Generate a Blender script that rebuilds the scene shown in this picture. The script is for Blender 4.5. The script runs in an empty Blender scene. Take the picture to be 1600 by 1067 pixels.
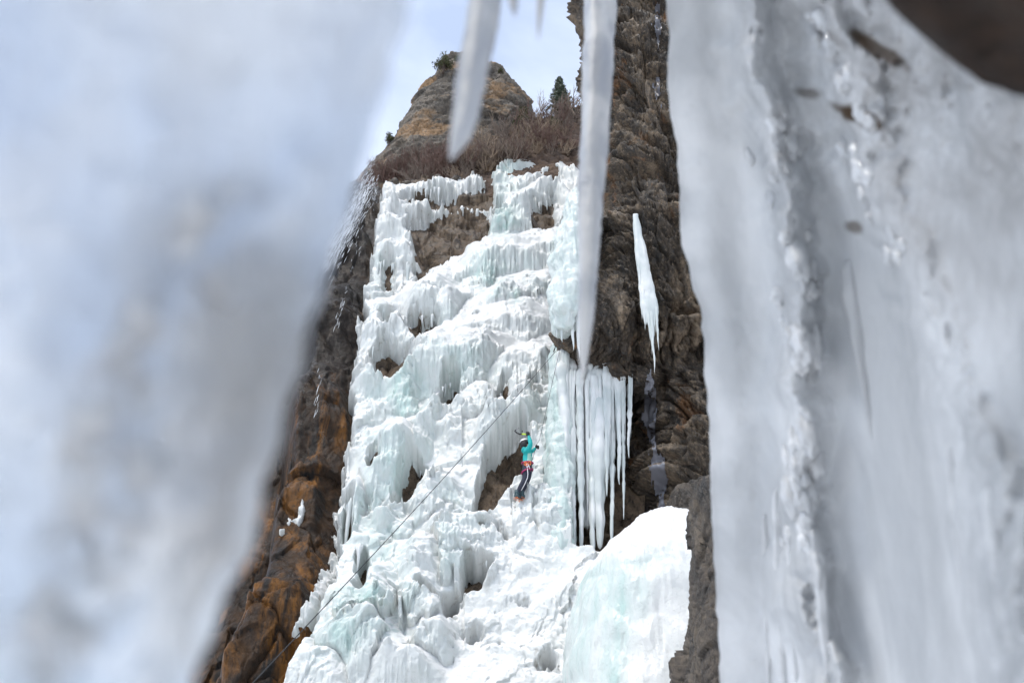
import bpy, bmesh, math, random
import numpy as np
from mathutils import Vector, Matrix

# ------------------------------------------------------------------ camera, sky, sun, exposure
sc = bpy.context.scene
COL = sc.collection
PITCH = math.radians(36.0)
CAM = np.array([0.0, 0.0, 1.6])
FPX = 1600 * 28.0 / 36.0
cam_d = bpy.data.cameras.new('camera')
cam_d.lens = 28.0
cam_d.sensor_width = 36.0
cam_d.clip_start = 0.02
cam_d.clip_end = 5000.0
cam_d.dof.use_dof = True
cam_d.dof.focus_distance = 21.0
cam_d.dof.aperture_fstop = 1.8
cam_d.dof.aperture_blades = 9
cam = bpy.data.objects.new('camera', cam_d)
cam.location = CAM
cam.rotation_euler = (math.pi / 2 + PITCH, 0, 0)
COL.objects.link(cam)
sc.camera = cam

SUN_EL, SUN_AZ = math.radians(62), math.radians(225)      # azimuth clockwise from +Y
world = bpy.data.worlds.new('World')
sc.world = world
world.use_nodes = True
wn, wl = world.node_tree.nodes, world.node_tree.links
wn.clear()
w_out = wn.new('ShaderNodeOutputWorld')
w_bg = wn.new('ShaderNodeBackground')
w_sky = wn.new('ShaderNodeTexSky')
w_sky.sky_type = 'NISHITA'
w_sky.sun_disc = False
w_sky.sun_elevation = SUN_EL
w_sky.sun_rotation = SUN_AZ
w_sky.altitude = 1500
w_sky.air_density = 1.0
w_sky.dust_density = 1.5
w_bg.inputs['Strength'].default_value = 0.14
w_tc = wn.new('ShaderNodeTexCoord')
w_map = wn.new('ShaderNodeMapping')
w_map.inputs['Scale'].default_value = (1.0, 1.2, 1.6)
w_map.inputs['Rotation'].default_value = (0.3, 0.5, 0.2)
w_noise = wn.new('ShaderNodeTexNoise')
w_noise.inputs['Scale'].default_value = 1.7
w_noise.inputs['Detail'].default_value = 7
w_noise.inputs['Roughness'].default_value = 0.55
w_noise.inputs['Distortion'].default_value = 0.2
w_ramp = wn.new('ShaderNodeMapRange')
w_ramp.inputs['From Min'].default_value = 0.36
w_ramp.inputs['From Max'].default_value = 0.70
w_ramp.inputs['To Min'].default_value = 0.30
w_ramp.inputs['To Max'].default_value = 0.85
w_mix = wn.new('ShaderNodeMix')
w_mix.data_type = 'RGBA'
w_mix.inputs['B'].default_value = (5.4, 5.85, 6.5, 1)       # thin high cloud
wl.new(w_tc.outputs['Generated'], w_map.inputs['Vector'])
wl.new(w_map.outputs[0], w_noise.inputs['Vector'])
wl.new(w_noise.outputs['Fac'], w_ramp.inputs['Value'])
wl.new(w_ramp.outputs[0], w_mix.inputs['Factor'])
wl.new(w_sky.outputs[0], w_mix.inputs['A'])
wl.new(w_mix.outputs['Result'], w_bg.inputs['Color'])
wl.new(w_bg.outputs[0], w_out.inputs['Surface'])

sun_d = bpy.data.lights.new('sun', 'SUN')
sun_d.energy = 1.5
sun_d.angle = math.radians(18)
sun_d.color = (1.0, 0.94, 0.85)
sun = bpy.data.objects.new('sun', sun_d)
sdir = Vector((math.sin(SUN_AZ) * math.cos(SUN_EL), math.cos(SUN_AZ) * math.cos(SUN_EL), math.sin(SUN_EL)))
sun.rotation_euler = (-sdir).to_track_quat('-Z', 'Y').to_euler()
COL.objects.link(sun)

vs = sc.view_settings
vs.view_transform = 'Standard'
vs.look = 'None'
vs.gamma = 1.0
vs.use_curve_mapping = False
vs.exposure = 0.95
sc.cycles.use_denoising = True
sc.cycles.max_bounces = 7
sc.cycles.diffuse_bounces = 3
sc.cycles.glossy_bounces = 2
sc.cycles.transmission_bounces = 6
sc.cycles.use_adaptive_sampling = True
sc.cycles.adaptive_threshold = 0.03
sc.cycles.caustics_reflective = False
sc.cycles.caustics_refractive = False

# ------------------------------------------------------------------ numeric helpers
CP, SP = math.cos(PITCH), math.sin(PITCH)
def interp(x, pts):
    a = np.array(sorted(pts), float)
    return np.interp(x, a[:, 0], a[:, 1])
def sstep(a, b, x):
    t = np.clip((x - a) / (b - a), 0, 1)
    return t * t * (3 - 2 * t)
def ray(u, v):
    du = (np.asarray(u, float) - 800) / FPX
    dv = -(np.asarray(v, float) - 533.5) / FPX
    du, dv = np.broadcast_arrays(du, dv)
    return np.stack([du, CP - dv * SP, SP + dv * CP], -1)
def on_y(u, v, y):
    """point of the vertical plane at distance y that the photo shows at (u, v)"""
    r = ray(u, v)
    return CAM + r * (np.asarray(y, float) / r[..., 1])[..., None]
def at_d(u, v, d):
    return CAM + ray(u, v) * np.asarray(d, float)[..., None]
def _hash(ix, iy, iz, seed):
    h = (ix.astype(np.int64) * 374761393 + iy.astype(np.int64) * 668265263 + iz.astype(np.int64) * 2147483647 + seed * 974711) & 0xffffffff
    h = ((h ^ (h >> 13)) * 1274126177) & 0xffffffff
    h = ((h ^ (h >> 16)) * 2246822519) & 0xffffffff
    return h ^ (h >> 15)
def noise(p, seed=0):
    """3-D gradient noise in about -1..1; p is (...,3)"""
    i = np.floor(p).astype(np.int64)
    f = p - i
    w = f * f * f * (f * (f * 6 - 15) + 10)
    out = 0
    for dx in (0, 1):
        wx = w[..., 0] if dx else 1 - w[..., 0]
        for dy in (0, 1):
            wy = w[..., 1] if dy else 1 - w[..., 1]
            for dz in (0, 1):
                wz = w[..., 2] if dz else 1 - w[..., 2]
                h = _hash(i[..., 0] + dx, i[..., 1] + dy, i[..., 2] + dz, seed)
                gx = (h & 1023) / 511.5 - 1
                gy = ((h >> 10) & 1023) / 511.5 - 1
                gz = ((h >> 20) & 1023) / 511.5 - 1
                out = out + wx * wy * wz * (gx * (f[..., 0] - dx) + gy * (f[..., 1] - dy) + gz * (f[..., 2] - dz))
    return out * 1.3
def fbm(p, freq, octv=4, seed=0, gain=0.5, ridged=False):
    s, a = 0, 1.0
    for o in range(octv):
        n = noise(p * freq + o * 17.3, seed + o)
        if ridged:
            n = 1 - 2 * np.abs(n)
        s = s + a * n
        a *= gain
        freq = np.asarray(freq) * 2.03
    return s
def worley(q, seed=0):
    """2-D cell noise: distances to nearest and second feature point"""
    i = np.floor(q).astype(np.int64)
    f1 = np.full(q.shape[:-1], 9.0)
    f2 = f1.copy()
    cid = np.zeros(q.shape[:-1])
    for dx in (-1, 0, 1):
        for dy in (-1, 0, 1):
            cx, cy = i[..., 0] + dx, i[..., 1] + dy
            h = _hash(cx, cy, cx * 0, seed)
            px = cx + (h & 1023) / 1023.0
            py = cy + ((h >> 10) & 1023) / 1023.0
            d = np.hypot(px - q[..., 0], py - q[..., 1])
            near = d < f1
            f2 = np.where(near, f1, np.minimum(f2, d))
            cid = np.where(near, ((h >> 20) & 1023) / 1023.0, cid)
            f1 = np.where(near, d, f1)
    return f1, f2, cid
def facets(q, seed=0, slope=0.9, joint=0.08):
    """angular broken-rock relief: every cell is a tilted plane at its own level"""
    i = np.floor(q).astype(np.int64)
    f1 = np.full(q.shape[:-1], 9.0); f2 = f1.copy()
    lev = np.zeros(q.shape[:-1])
    for dx in (-1, 0, 1):
        for dy in (-1, 0, 1):
            cx, cy = i[..., 0] + dx, i[..., 1] + dy
            h = _hash(cx, cy, cx * 0, seed); h2 = _hash(cx, cy, cx * 0 + 1, seed)
            ox = q[..., 0] - cx - (h & 1023) / 1023.0; oy = q[..., 1] - cy - ((h >> 10) & 1023) / 1023.0
            d = ox * ox + oy * oy
            near = d < f1
            f2 = np.where(near, f1, np.minimum(f2, d))
            p = ((h >> 20) & 1023) / 1023.0 - 0.5 + slope * (ox * ((h2 & 1023) / 511.5 - 1) + oy * (((h2 >> 10) & 1023) / 511.5 - 1))
            lev = np.where(near, p, lev); f1 = np.where(near, d, f1)
    return lev - 0.35 * sstep(joint, 0.0, np.sqrt(f2) - np.sqrt(f1))
def poly_sd(u, v, poly):
    """signed pixel distance to a polygon, negative inside"""
    P = np.array(poly, float)
    n = len(P)
    d2 = np.full(u.shape, 1e12)
    ins = np.zeros(u.shape, bool)
    for k in range(n):
        a, b = P[k], P[(k + 1) % n]
        ex, ey = b - a
        wx, wy = u - a[0], v - a[1]
        t = np.clip((wx * ex + wy * ey) / (ex * ex + ey * ey + 1e-9), 0, 1)
        d2 = np.minimum(d2, (wx - ex * t) ** 2 + (wy - ey * t) ** 2)
        c = ((a[1] <= v) & (v < b[1])) | ((b[1] <= v) & (v < a[1]))
        xi = a[0] + (v - a[1]) * ex / (ey if abs(ey) > 1e-9 else 1e-9)
        ins ^= c & (u < xi)
    return np.where(ins, -1, 1) * np.sqrt(d2)

# ------------------------------------------------------------------ object helpers
def mesh_from(name, verts, faces):
    """verts (n,3) array; faces (m,3|4) int array"""
    verts = np.asarray(verts, np.float32).reshape(-1, 3)
    faces = np.asarray(faces, np.int32)
    k = faces.shape[1]
    me = bpy.data.meshes.new(name)
    me.vertices.add(len(verts))
    me.vertices.foreach_set('co', verts.ravel())
    me.loops.add(faces.size)
    me.loops.foreach_set('vertex_index', faces.ravel())
    me.polygons.add(len(faces))
    me.polygons.foreach_set('loop_start', np.arange(0, faces.size, k, dtype=np.int32))
    me.polygons.foreach_set('use_smooth', np.ones(len(faces), bool))
    me.update(calc_edges=True)
    return me
def grid_faces(nr, nc, wrap=False):
    r = np.arange(nr - 1)[:, None]
    c = np.arange(nc if wrap else nc - 1)[None, :]
    c2 = (c + 1) % nc
    f = np.stack([r * nc + c, r * nc + c2, (r + 1) * nc + c2, (r + 1) * nc + c], -1)
    return f.reshape(-1, 4)
def add_attr(me, name, arr):
    a = me.attributes.new(name, 'FLOAT', 'POINT')
    a.data.foreach_set('value', np.asarray(arr, np.float32).ravel())
def compact(verts, faces, attrs):
    used = np.unique(faces)
    remap = np.full(len(verts), -1, np.int64)
    remap[used] = np.arange(len(used))
    return verts[used], remap[faces], {k: a.ravel()[used] for k, a in attrs.items()}
def link(name, me, mat=None, parent=None):
    o = bpy.data.objects.new(name, me)
    COL.objects.link(o)
    if mat is not None and me is not None and len(me.materials) == 0:
        me.materials.append(mat)
    if parent is not None:
        o.parent = parent
    return o
def tag(o, label=None, cat=None, group=None, kind=None):
    if label: o['label'] = label
    if cat: o['category'] = cat
    if group: o['group'] = group
    if kind: o['kind'] = kind
    return o
def empty(name, loc=(0, 0, 0)):
    o = bpy.data.objects.new(name, None)
    o.location = loc
    COL.objects.link(o)
    return o
class MB:
    """collects tubes and blobs into one mesh"""
    def __init__(s): s.v, s.f, s.n = [], [], 0
    def add(s, v, f):
        v = np.asarray(v, float).reshape(-1, 3)
        s.v.append(v); s.f.append(np.asarray(f) + s.n); s.n += len(v)
    def tube(s, pts, rad, sides=6, cap=True):
        pts = np.asarray(pts, float); n = len(pts)
        rad = np.broadcast_to(np.asarray(rad, float), (n,))
        tan = np.gradient(pts, axis=0)
        tan /= np.linalg.norm(tan, axis=1)[:, None] + 1e-12
        ref = np.array([0, 0, 1.0]) if abs(tan[:, 2].mean()) < 0.8 else np.array([1.0, 0, 0])
        a = np.cross(tan, ref); a /= np.linalg.norm(a, axis=1)[:, None] + 1e-12
        b = np.cross(tan, a)
        th = np.arange(sides) * 2 * math.pi / sides
        ring = pts[:, None] + rad[:, None, None] * (np.cos(th)[None, :, None] * a[:, None] + np.sin(th)[None, :, None] * b[:, None])
        v = ring.reshape(-1, 3); f = grid_faces(n, sides, True)
        if cap:
            v = np.vstack([v, pts[0], pts[-1]])
            i0, i1 = n * sides, n * sides + 1
            k = np.arange(sides); k2 = (k + 1) % sides
            c0 = np.stack([np.full(sides, i0), k2, k, np.full(sides, i0)], -1)
            l = (n - 1) * sides
            c1 = np.stack([np.full(sides, i1), l + k, l + k2, np.full(sides, i1)], -1)
            s.caps = getattr(s, 'caps', [])
            f3 = np.vstack([c0, c1])[:, :3]
            s.tri = getattr(s, 'tri', []); s.tri.append(f3 + s.n)
        s.add(v, f)
    def ball(s, c, r, seg=14, rows=9, lump=0.0, seed=0):
        th = np.linspace(0, 2 * math.pi, seg, endpoint=False)
        ph = np.linspace(0.02, math.pi - 0.02, rows)
        d = np.stack([np.sin(ph)[:, None] * np.cos(th), np.sin(ph)[:, None] * np.sin(th), np.cos(ph)[:, None] + 0 * th], -1)
        k = 1 + lump * fbm(d + seed * 3.1, 1.6, 3, seed) if lump else 1
        v = np.asarray(c) + d * np.asarray(r) * (k[..., None] if lump else 1)
        s.add(v, grid_faces(rows, seg, True))
    def mesh(s, name):
        v = np.vstack(s.v); f = np.vstack(s.f)
        tri = getattr(s, 'tri', None)
        if not tri: return mesh_from(name, v, f)
        t = np.vstack(tri)
        f = np.vstack([np.stack([f[:, 0], f[:, 1], f[:, 2]], -1), np.stack([f[:, 0], f[:, 2], f[:, 3]], -1), t])
        return mesh_from(name, v, f)

# ------------------------------------------------------------------ materials
class Mat:
    def __init__(s, name):
        s.m = bpy.data.materials.new(name); s.m.use_nodes = True
        s.t = s.m.node_tree; s.t.nodes.clear()
        s.out = s.n('ShaderNodeOutputMaterial')
        s.b = s.n('ShaderNodeBsdfPrincipled')
        s.l(s.b.outputs[0], s.out.inputs[0])
        s.tc = s.n('ShaderNodeTexCoord')
    def n(s, kind, **kw):
        nd = s.t.nodes.new(kind)
        for k, v in kw.items(): setattr(nd, k, v)
        return nd
    def l(s, a, b): s.t.links.new(a, b)
    def set(s, **kw):
        for k, v in kw.items():
            s.b.inputs[k.replace('_', ' ')].default_value = v
        return s
    def noise(s, scale, detail=5, rough=0.55, stretch=(1, 1, 1), dist=0.0, off=(0, 0, 0)):
        mp = s.n('ShaderNodeMapping'); mp.inputs['Scale'].default_value = stretch; mp.inputs['Location'].default_value = off
        s.l(s.tc.outputs['Object'], mp.inputs['Vector'])
        nz = s.n('ShaderNodeTexNoise')
        nz.inputs['Scale'].default_value = scale; nz.inputs['Detail'].default_value = detail
        nz.inputs['Roughness'].default_value = rough; nz.inputs['Distortion'].default_value = dist
        s.l(mp.outputs[0], nz.inputs['Vector'])
        return nz.outputs['Fac']
    def attr(s, name): 
        a = s.n('ShaderNodeAttribute', attribute_name=name); return a.outputs['Fac']
    def rng(s, v, a, b, c=0.0, d=1.0):
        r = s.n('ShaderNodeMapRange'); r.interpolation_type = 'SMOOTHSTEP'
        s.l(v, r.inputs['Value'])
        for k, x in zip(('From Min', 'From Max', 'To Min', 'To Max'), (a, b, c, d)): r.inputs[k].default_value = x
        return r.outputs[0]
    def math(s, op, a, b):
        m = s.n('ShaderNodeMath', operation=op)
        for i, x in enumerate((a, b)):
            if isinstance(x, (int, float)): m.inputs[i].default_value = x
            else: s.l(x, m.inputs[i])
        m.use_clamp = op in ('ADD', 'SUBTRACT')
        return m.outputs[0]
    def ramp(s, v, stops):
        r = s.n('ShaderNodeValToRGB')
        while len(r.color_ramp.elements) < len(stops): r.color_ramp.elements.new(0.5)
        for e, (p, c) in zip(r.color_ramp.elements, stops):
            e.position = p; e.color = (*c, 1)
        s.l(v, r.inputs[0]); return r.outputs[0]
    def mix(s, f, a, b):
        m = s.n('ShaderNodeMix', data_type='RGBA')
        if isinstance(f, (int, float)): m.inputs['Factor'].default_value = f
        else: s.l(f, m.inputs['Factor'])
        for k, x in (('A', a), ('B', b)):
            if isinstance(x, tuple): m.inputs[k].default_value = (*x, 1)
            else: s.l(x, m.inputs[k])
        return m.outputs['Result']
    def normal_z(s):
        g = s.n('ShaderNodeNewGeometry'); x = s.n('ShaderNodeSeparateXYZ')
        s.l(g.outputs['Normal'], x.inputs[0]); return x.outputs[2]
    def bump(s, h, strength, dist):
        b = s.n('ShaderNodeBump'); b.inputs['Strength'].default_value = strength; b.inputs['Distance'].default_value = dist
        s.l(h, b.inputs['Height']); s.l(b.outputs[0], s.b.inputs['Normal'])
    def col(s, c): s.l(c, s.b.inputs['Base Color'])
    def rough(s, r): s.l(r, s.b.inputs['Roughness'])

def plain(name, c, rough=0.6, **kw):
    m = Mat(name); m.set(Base_Color=(*c, 1), Roughness=rough, **kw); return m.m

def make_ice():
    m = Mat('fall_ice')
    tint = m.attr('tint')
    nz = m.normal_z()
    n1 = m.noise(1.6, 6, 0.6)
    n2 = m.noise(5.0, 5, 0.6, (1, 1, 0.25))
    snow = m.math('ADD', m.rng(nz, 0.30, 0.62), m.rng(n1, 0.52, 0.72, 0, 0.3))
    tn = m.math('MULTIPLY', tint, m.rng(n2, 0.3, 0.7, 0.45, 1.1))
    ice = m.mix(tn, (0.57, 0.578, 0.562), (0.35, 0.465, 0.435))
    dirt = m.math('MULTIPLY', m.rng(n2, 0.56, 0.74), m.attr('dirt'))
    ice = m.mix(dirt, ice, (0.26, 0.235, 0.20))
    cov = m.math('MULTIPLY', snow, m.rng(tint, 0.0, 1.0, 1.0, 0.25))
    m.col(m.mix(cov, ice, (0.655, 0.65, 0.642)))
    m.rough(m.rng(cov, 0, 1, 0.28, 0.75))
    m.set(IOR=1.31)
    m.bump(m.math('ADD', m.noise(7, 7, 0.7), m.noise(30, 3, 0.6)), 0.5, 0.05)
    return m.m

def make_rock(name, lo, mid, hi, accent, scale=0.7, wet=False, rough=(0.55, 0.9), lines=(1, 1, 1), acc=(0.56, 0.70), bump=0.12):
    m = Mat(name)
    a = m.noise(scale, 8, 0.65, lines, 0.4)
    b = m.noise(scale * 3.7, 7, 0.7, (1, 1, 1), 0.3, (5, 3, 1))
    c = m.noise(scale * (2.0 if wet else 0.8), 7, 0.65, lines, 0.5, (9, 1, 7))
    base = m.ramp(m.math('ADD', m.math('MULTIPLY', a, 0.6), m.math('MULTIPLY', b, 0.4)), [(0.37, lo), (0.5, mid), (0.64, hi)])
    base = m.mix(m.rng(c, *acc), base, accent)
    if wet:
        st = m.noise(2.2, 6, 0.6, (1, 1, 0.12), 0.2, (2, 2, 2))
        base = m.mix(m.rng(st, 0.50, 0.64), base, (0.006, 0.005, 0.0045))
        xyz = m.n('ShaderNodeSeparateXYZ'); m.l(m.tc.outputs['Object'], xyz.inputs[0])
        top = m.math('ADD', m.rng(xyz.outputs[2], 12.0, 18.0), m.math('MULTIPLY', m.rng(a, 0.45, 0.6), 0.25))
        base = m.mix(m.math('MULTIPLY', top, 0.93), base, (0.012, 0.009, 0.0075))         # dark seep-stained beds higher up
        base = m.mix(m.attr('dry'), base, m.ramp(b, [(0.3, (0.025, 0.018, 0.012)), (0.5, (0.085, 0.060, 0.040)), (0.7, (0.16, 0.115, 0.077))]))
    vor = m.n('ShaderNodeTexVoronoi'); vor.inputs['Scale'].default_value = scale * 14
    m.l(m.tc.outputs['Object'], vor.inputs['Vector'])
    base = m.mix(m.rng(vor.outputs['Distance'], 0.0, 0.2, 0.08 if wet else 0.22, 0.0), base, hi)
    fine = m.noise(scale * 15, 5, 0.7, (1, 1, 0.6), 0.2, (1, 7, 4))
    base = m.mix(m.rng(fine, 0.52, 0.66, 0.0, 0.75), base, lo)
    base = m.mix(m.rng(fine, 0.44, 0.34, 0.0, 0.2 if wet else 0.6), base, hi)
    m.col(base)
    m.rough(m.rng(b, 0.35, 0.65, rough[0], rough[1]))
    m.bump(m.math('ADD', b, m.math('MULTIPLY', fine, 0.35)), 0.8, bump)
    return m.m

M_ICE = make_ice()
M_CLIFF = make_rock('wet_brown_rock', (0.006, 0.0045, 0.0035), (0.030, 0.016, 0.008), (0.085, 0.045, 0.020), (0.17, 0.070, 0.013), 0.6, True, (0.3, 0.7), (1, 1, 0.16), (0.50, 0.63))
M_CLIFF.node_tree.nodes['Principled BSDF'].inputs['Specular IOR Level'].default_value = 0.18
M_BUTT = make_rock('conglomerate_rock', (0.005, 0.004, 0.003), (0.05, 0.036, 0.024), (0.24, 0.178, 0.12), (0.16, 0.075, 0.028), 1.1, False, (0.5, 0.9), (1, 1, 0.3), (0.57, 0.68), 0.10)
M_PEAK = make_rock('tan_limestone', (0.03, 0.026, 0.022), (0.10, 0.084, 0.068), (0.20, 0.165, 0.128), (0.27, 0.165, 0.085), 0.4, False, (0.7, 0.95), (0.6, 1, 1.3), (0.51, 0.64), 0.25)
M_HILL = make_rock('hillside_soil', (0.03, 0.019, 0.014), (0.075, 0.046, 0.032), (0.14, 0.092, 0.06), (0.16, 0.10, 0.055), 0.5, False, (0.8, 0.95), (1, 1, 1), (0.55, 0.7), 0.15)
M_NEAR = make_rock('grey_rock', (0.008, 0.0065, 0.005), (0.055, 0.043, 0.033), (0.14, 0.113, 0.085), (0.10, 0.058, 0.028), 1.3, False, (0.5, 0.85), (1, 1, 0.6), (0.6, 0.7), 0.08)
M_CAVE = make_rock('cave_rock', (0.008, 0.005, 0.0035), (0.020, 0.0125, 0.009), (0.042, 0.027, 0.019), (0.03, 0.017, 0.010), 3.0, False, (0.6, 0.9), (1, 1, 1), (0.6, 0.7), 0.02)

def make_near_ice(name, clear, rough, white, base, bump_scale, rockpatch=False, trans=0.5, ior=1.31, bump=0.35, grit=(0.07, 0.05, 0.035)):
    """cloudy ice: part scattering (white, lets light through), part clear and rough"""
    m = Mat(name)
    n1 = m.noise(bump_scale, 6, 0.6)
    n2 = m.noise(bump_scale * 0.35, 4, 0.5, (1, 1, 0.5), 0.4, (3, 1, 2))
    m.col(m.mix(m.rng(n2, 0.35, 0.65), base, white))
    m.set(Roughness=rough, IOR=ior, Transmission_Weight=clear)
    m.bump(n1, bump, 0.02)
    tr = m.n('ShaderNodeBsdfTranslucent')
    m.l(m.mix(m.rng(n2, 0.35, 0.65), base, white), tr.inputs[0])
    mx = m.n('ShaderNodeMixShader'); mx.inputs[0].default_value = trans
    m.l(m.b.outputs[0], mx.inputs[1]); m.l(tr.outputs[0], mx.inputs[2])
    last = mx.outputs[0]
    if rockpatch:
        d = m.n('ShaderNodeBsdfDiffuse'); d.inputs[0].default_value = (*grit, 1)
        mr = m.n('ShaderNodeMixShader')
        m.l(m.attr('grit'), mr.inputs[0]); m.l(last, mr.inputs[1]); m.l(d.outputs[0], mr.inputs[2])
        last = mr.outputs[0]
    m.l(last, m.out.inputs[0])
    return m.m
M_ICE_L = make_near_ice('cloudy_sheet_ice', 0.95, 0.58, (0.99, 0.985, 0.975), (0.88, 0.93, 1.0), 22, True, 0.30, 1.09, 0.35, (0.70, 0.68, 0.66))
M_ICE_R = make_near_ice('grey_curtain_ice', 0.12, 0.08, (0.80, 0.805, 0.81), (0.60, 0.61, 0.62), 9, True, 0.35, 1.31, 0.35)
M_ICICLE = make_near_ice('icicle_ice', 0.6, 0.22, (0.90, 0.90, 0.90), (0.62, 0.64, 0.68), 30, False, 0.25, 1.2)
M_KNOB = make_near_ice('drip_knob_ice', 0.15, 0.1, (0.86, 0.865, 0.87), (0.66, 0.67, 0.68), 30, False, 0.3)
M_HANG = make_near_ice('hanging_ice', 0.0, 0.3, (0.80, 0.80, 0.79), (0.58, 0.62, 0.61), 5, False, 0.25)
def make_snow():
    m = Mat('snow')
    m.col(m.ramp(m.noise(2, 6), [(0.3, (0.76, 0.77, 0.78)), (0.7, (0.82, 0.82, 0.82))]))
    m.set(Roughness=0.8); m.bump(m.noise(6, 6, 0.65), 0.5, 0.08); return m.m
M_SNOW = make_snow()

M_CAVE.node_tree.nodes['Principled BSDF'].inputs['Specular IOR Level'].default_value = 0.15
M_DARK = make_rock('shaded_recess_rock', (0.006, 0.005, 0.004), (0.026, 0.019, 0.014), (0.10, 0.075, 0.055), (0.14, 0.06, 0.02), 1.1, False, (0.25, 0.7), (1, 1, 0.3), (0.60, 0.70), 0.08)  # recess rock, its darker colour stands in for shade under the overhang

# ------------------------------------------------------------------ ground
def build_ground():
    n = 90
    a = np.linspace(-1, 1, n); a = np.sign(a) * np.abs(a) ** 3 * 1500
    X, Y = np.meshgrid(a, a)
    P = np.stack([X, Y, X * 0], -1)
    Z = fbm(P, 0.15, 4, 3) * 0.25 * sstep(400, 20, np.hypot(X, Y)) - 0.35
    me = mesh_from('ground', np.stack([X, Y, Z], -1), grid_faces(n, n))
    tag(link('ground', me, M_SNOW), 'snow covered gully floor below the frozen fall', kind='structure')
build_ground()

# ------------------------------------------------------------------ the cliff and the frozen fall
K = 0.52
def wall_y(v):
    tan = (SP - (v - 533.5) / FPX * CP) / (CP + (v - 533.5) / FPX * SP)
    return 13.8 / (1 - K * tan)
def wall_pt(u, v): return on_y(u, v, wall_y(v))
NRM = np.array([0, -1, K]) / math.hypot(1, K)
def wall_t(v):
    p = wall_pt(800.0, v)
    return (p[..., 2] - 1.6) * math.hypot(1, K)

# lips: (points in the photo, height of the lip in m, length of the snow slope above, curtain length, fluting)
LIPS = [
 ([(758,280),(785,268),(825,260),(842,262)], 0.9, 3.0, 4.2, 1.0),
 ([(832,248),(870,240),(905,236),(1000,228)], 0.7, 2.0, 1.5, 1.0),
 ([(836,276),(870,266),(905,282),(1000,290)], 0.9, 2.0, 2.2, 1.2),
 ([(808,322),(848,307),(870,303),(910,330)], 1.0, 2.0, 2.4, 1.2),
 ([(752,358),(785,345),(822,341),(846,364)], 1.4, 1.8, 2.6, 0.4),
 ([(592,328),(654,327),(691,331),(712,338),(768,330)], 0.8, 1.2, 1.1, 1.0),
 ([(636,306),(655,298),(690,290),(715,300)], 0.6, 2.2, 1.3, 1.2),
 ([(578,366),(600,362),(640,376),(655,392)], 0.6, 1.4, 1.5, 0.8),
 ([(578,410),(600,404),(619,405),(645,411),(664,420)], 1.0, 1.6, 3.2, 1.2),
 ([(700,446),(738,417),(771,417),(818,406),(865,399),(930,395)], 1.1, 3.4, 2.7, 1.3),
 ([(640,468),(670,457),(712,449)], 0.8, 2.2, 1.9, 1.1),
 ([(626,484),(650,478),(671,478),(704,485),(735,474)], 1.0, 1.3, 2.4, 1.0),
 ([(562,494),(590,488),(622,490)], 0.6, 1.0, 1.0, 0.8),
 ([(556,542),(575,534),(599,531),(638,530),(662,546)], 1.0, 1.6, 2.7, 1.2),
 ([(544,626),(565,610),(587,602),(620,606)], 0.7, 1.0, 1.3, 0.3),
 ([(735,500),(790,470),(850,455),(930,450)], 0.7, 2.0, 1.5, 0.4),
 ([(660,545),(720,520),(790,510),(880,500)], 0.6, 2.2, 1.2, 0.3),
 ([(588,632),(622,600),(657,574),(692,565),(751,562),(800,556)], 1.5, 2.2, 4.0, 0.5),
 ([(755,594),(786,584),(833,581),(880,566)], 0.9, 1.6, 1.9, 1.0),
 ([(612,704),(635,690),(657,675),(690,634),(705,640)], 0.8, 1.2, 2.0, 0.4),
 ([(700,650),(730,630),(760,628),(785,650)], 0.6, 1.0, 1.6, 0.4),
 ([(732,698),(755,675),(774,661),(810,645),(850,632)], 1.0, 1.0, 1.5, 0.9),
 ([(556,752),(566,740),(600,718),(630,701),(662,694)], 1.2, 1.3, 4.2, 1.0),
 ([(536,800),(548,778),(562,766),(580,770)], 0.6, 0.8, 3.4, 1.3),
 ([(640,820),(665,785),(700,770),(740,790)], 0.7, 1.0, 2.2, 0.5),
 ([(655,850),(700,838),(750,822),(790,850)], 0.6, 1.0, 1.6, 0.6),
 ([(505,952),(520,935),(560,926),(585,922),(622,920)], 0.7, 0.8, 1.2, 0.2),
 ([(622,912),(645,905),(678,925),(700,945)], 0.5, 0.8, 1.0, 0.4),
 ([(480,992),(520,972),(570,976),(615,990)], 0.7, 0.7, 1.1, 0.2),
 ([(445,1046),(470,1026),(510,1026),(550,1044)], 0.6, 0.7, 1.2, 0.2),
 ([(560,1042),(600,1022),(660,1028),(700,1050)], 0.5, 0.7, 0.9, 0.2),
 ([(640,985),(660,968),(690,975),(715,1000)], 0.5, 0.7, 0.9, 0.3),
]
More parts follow.
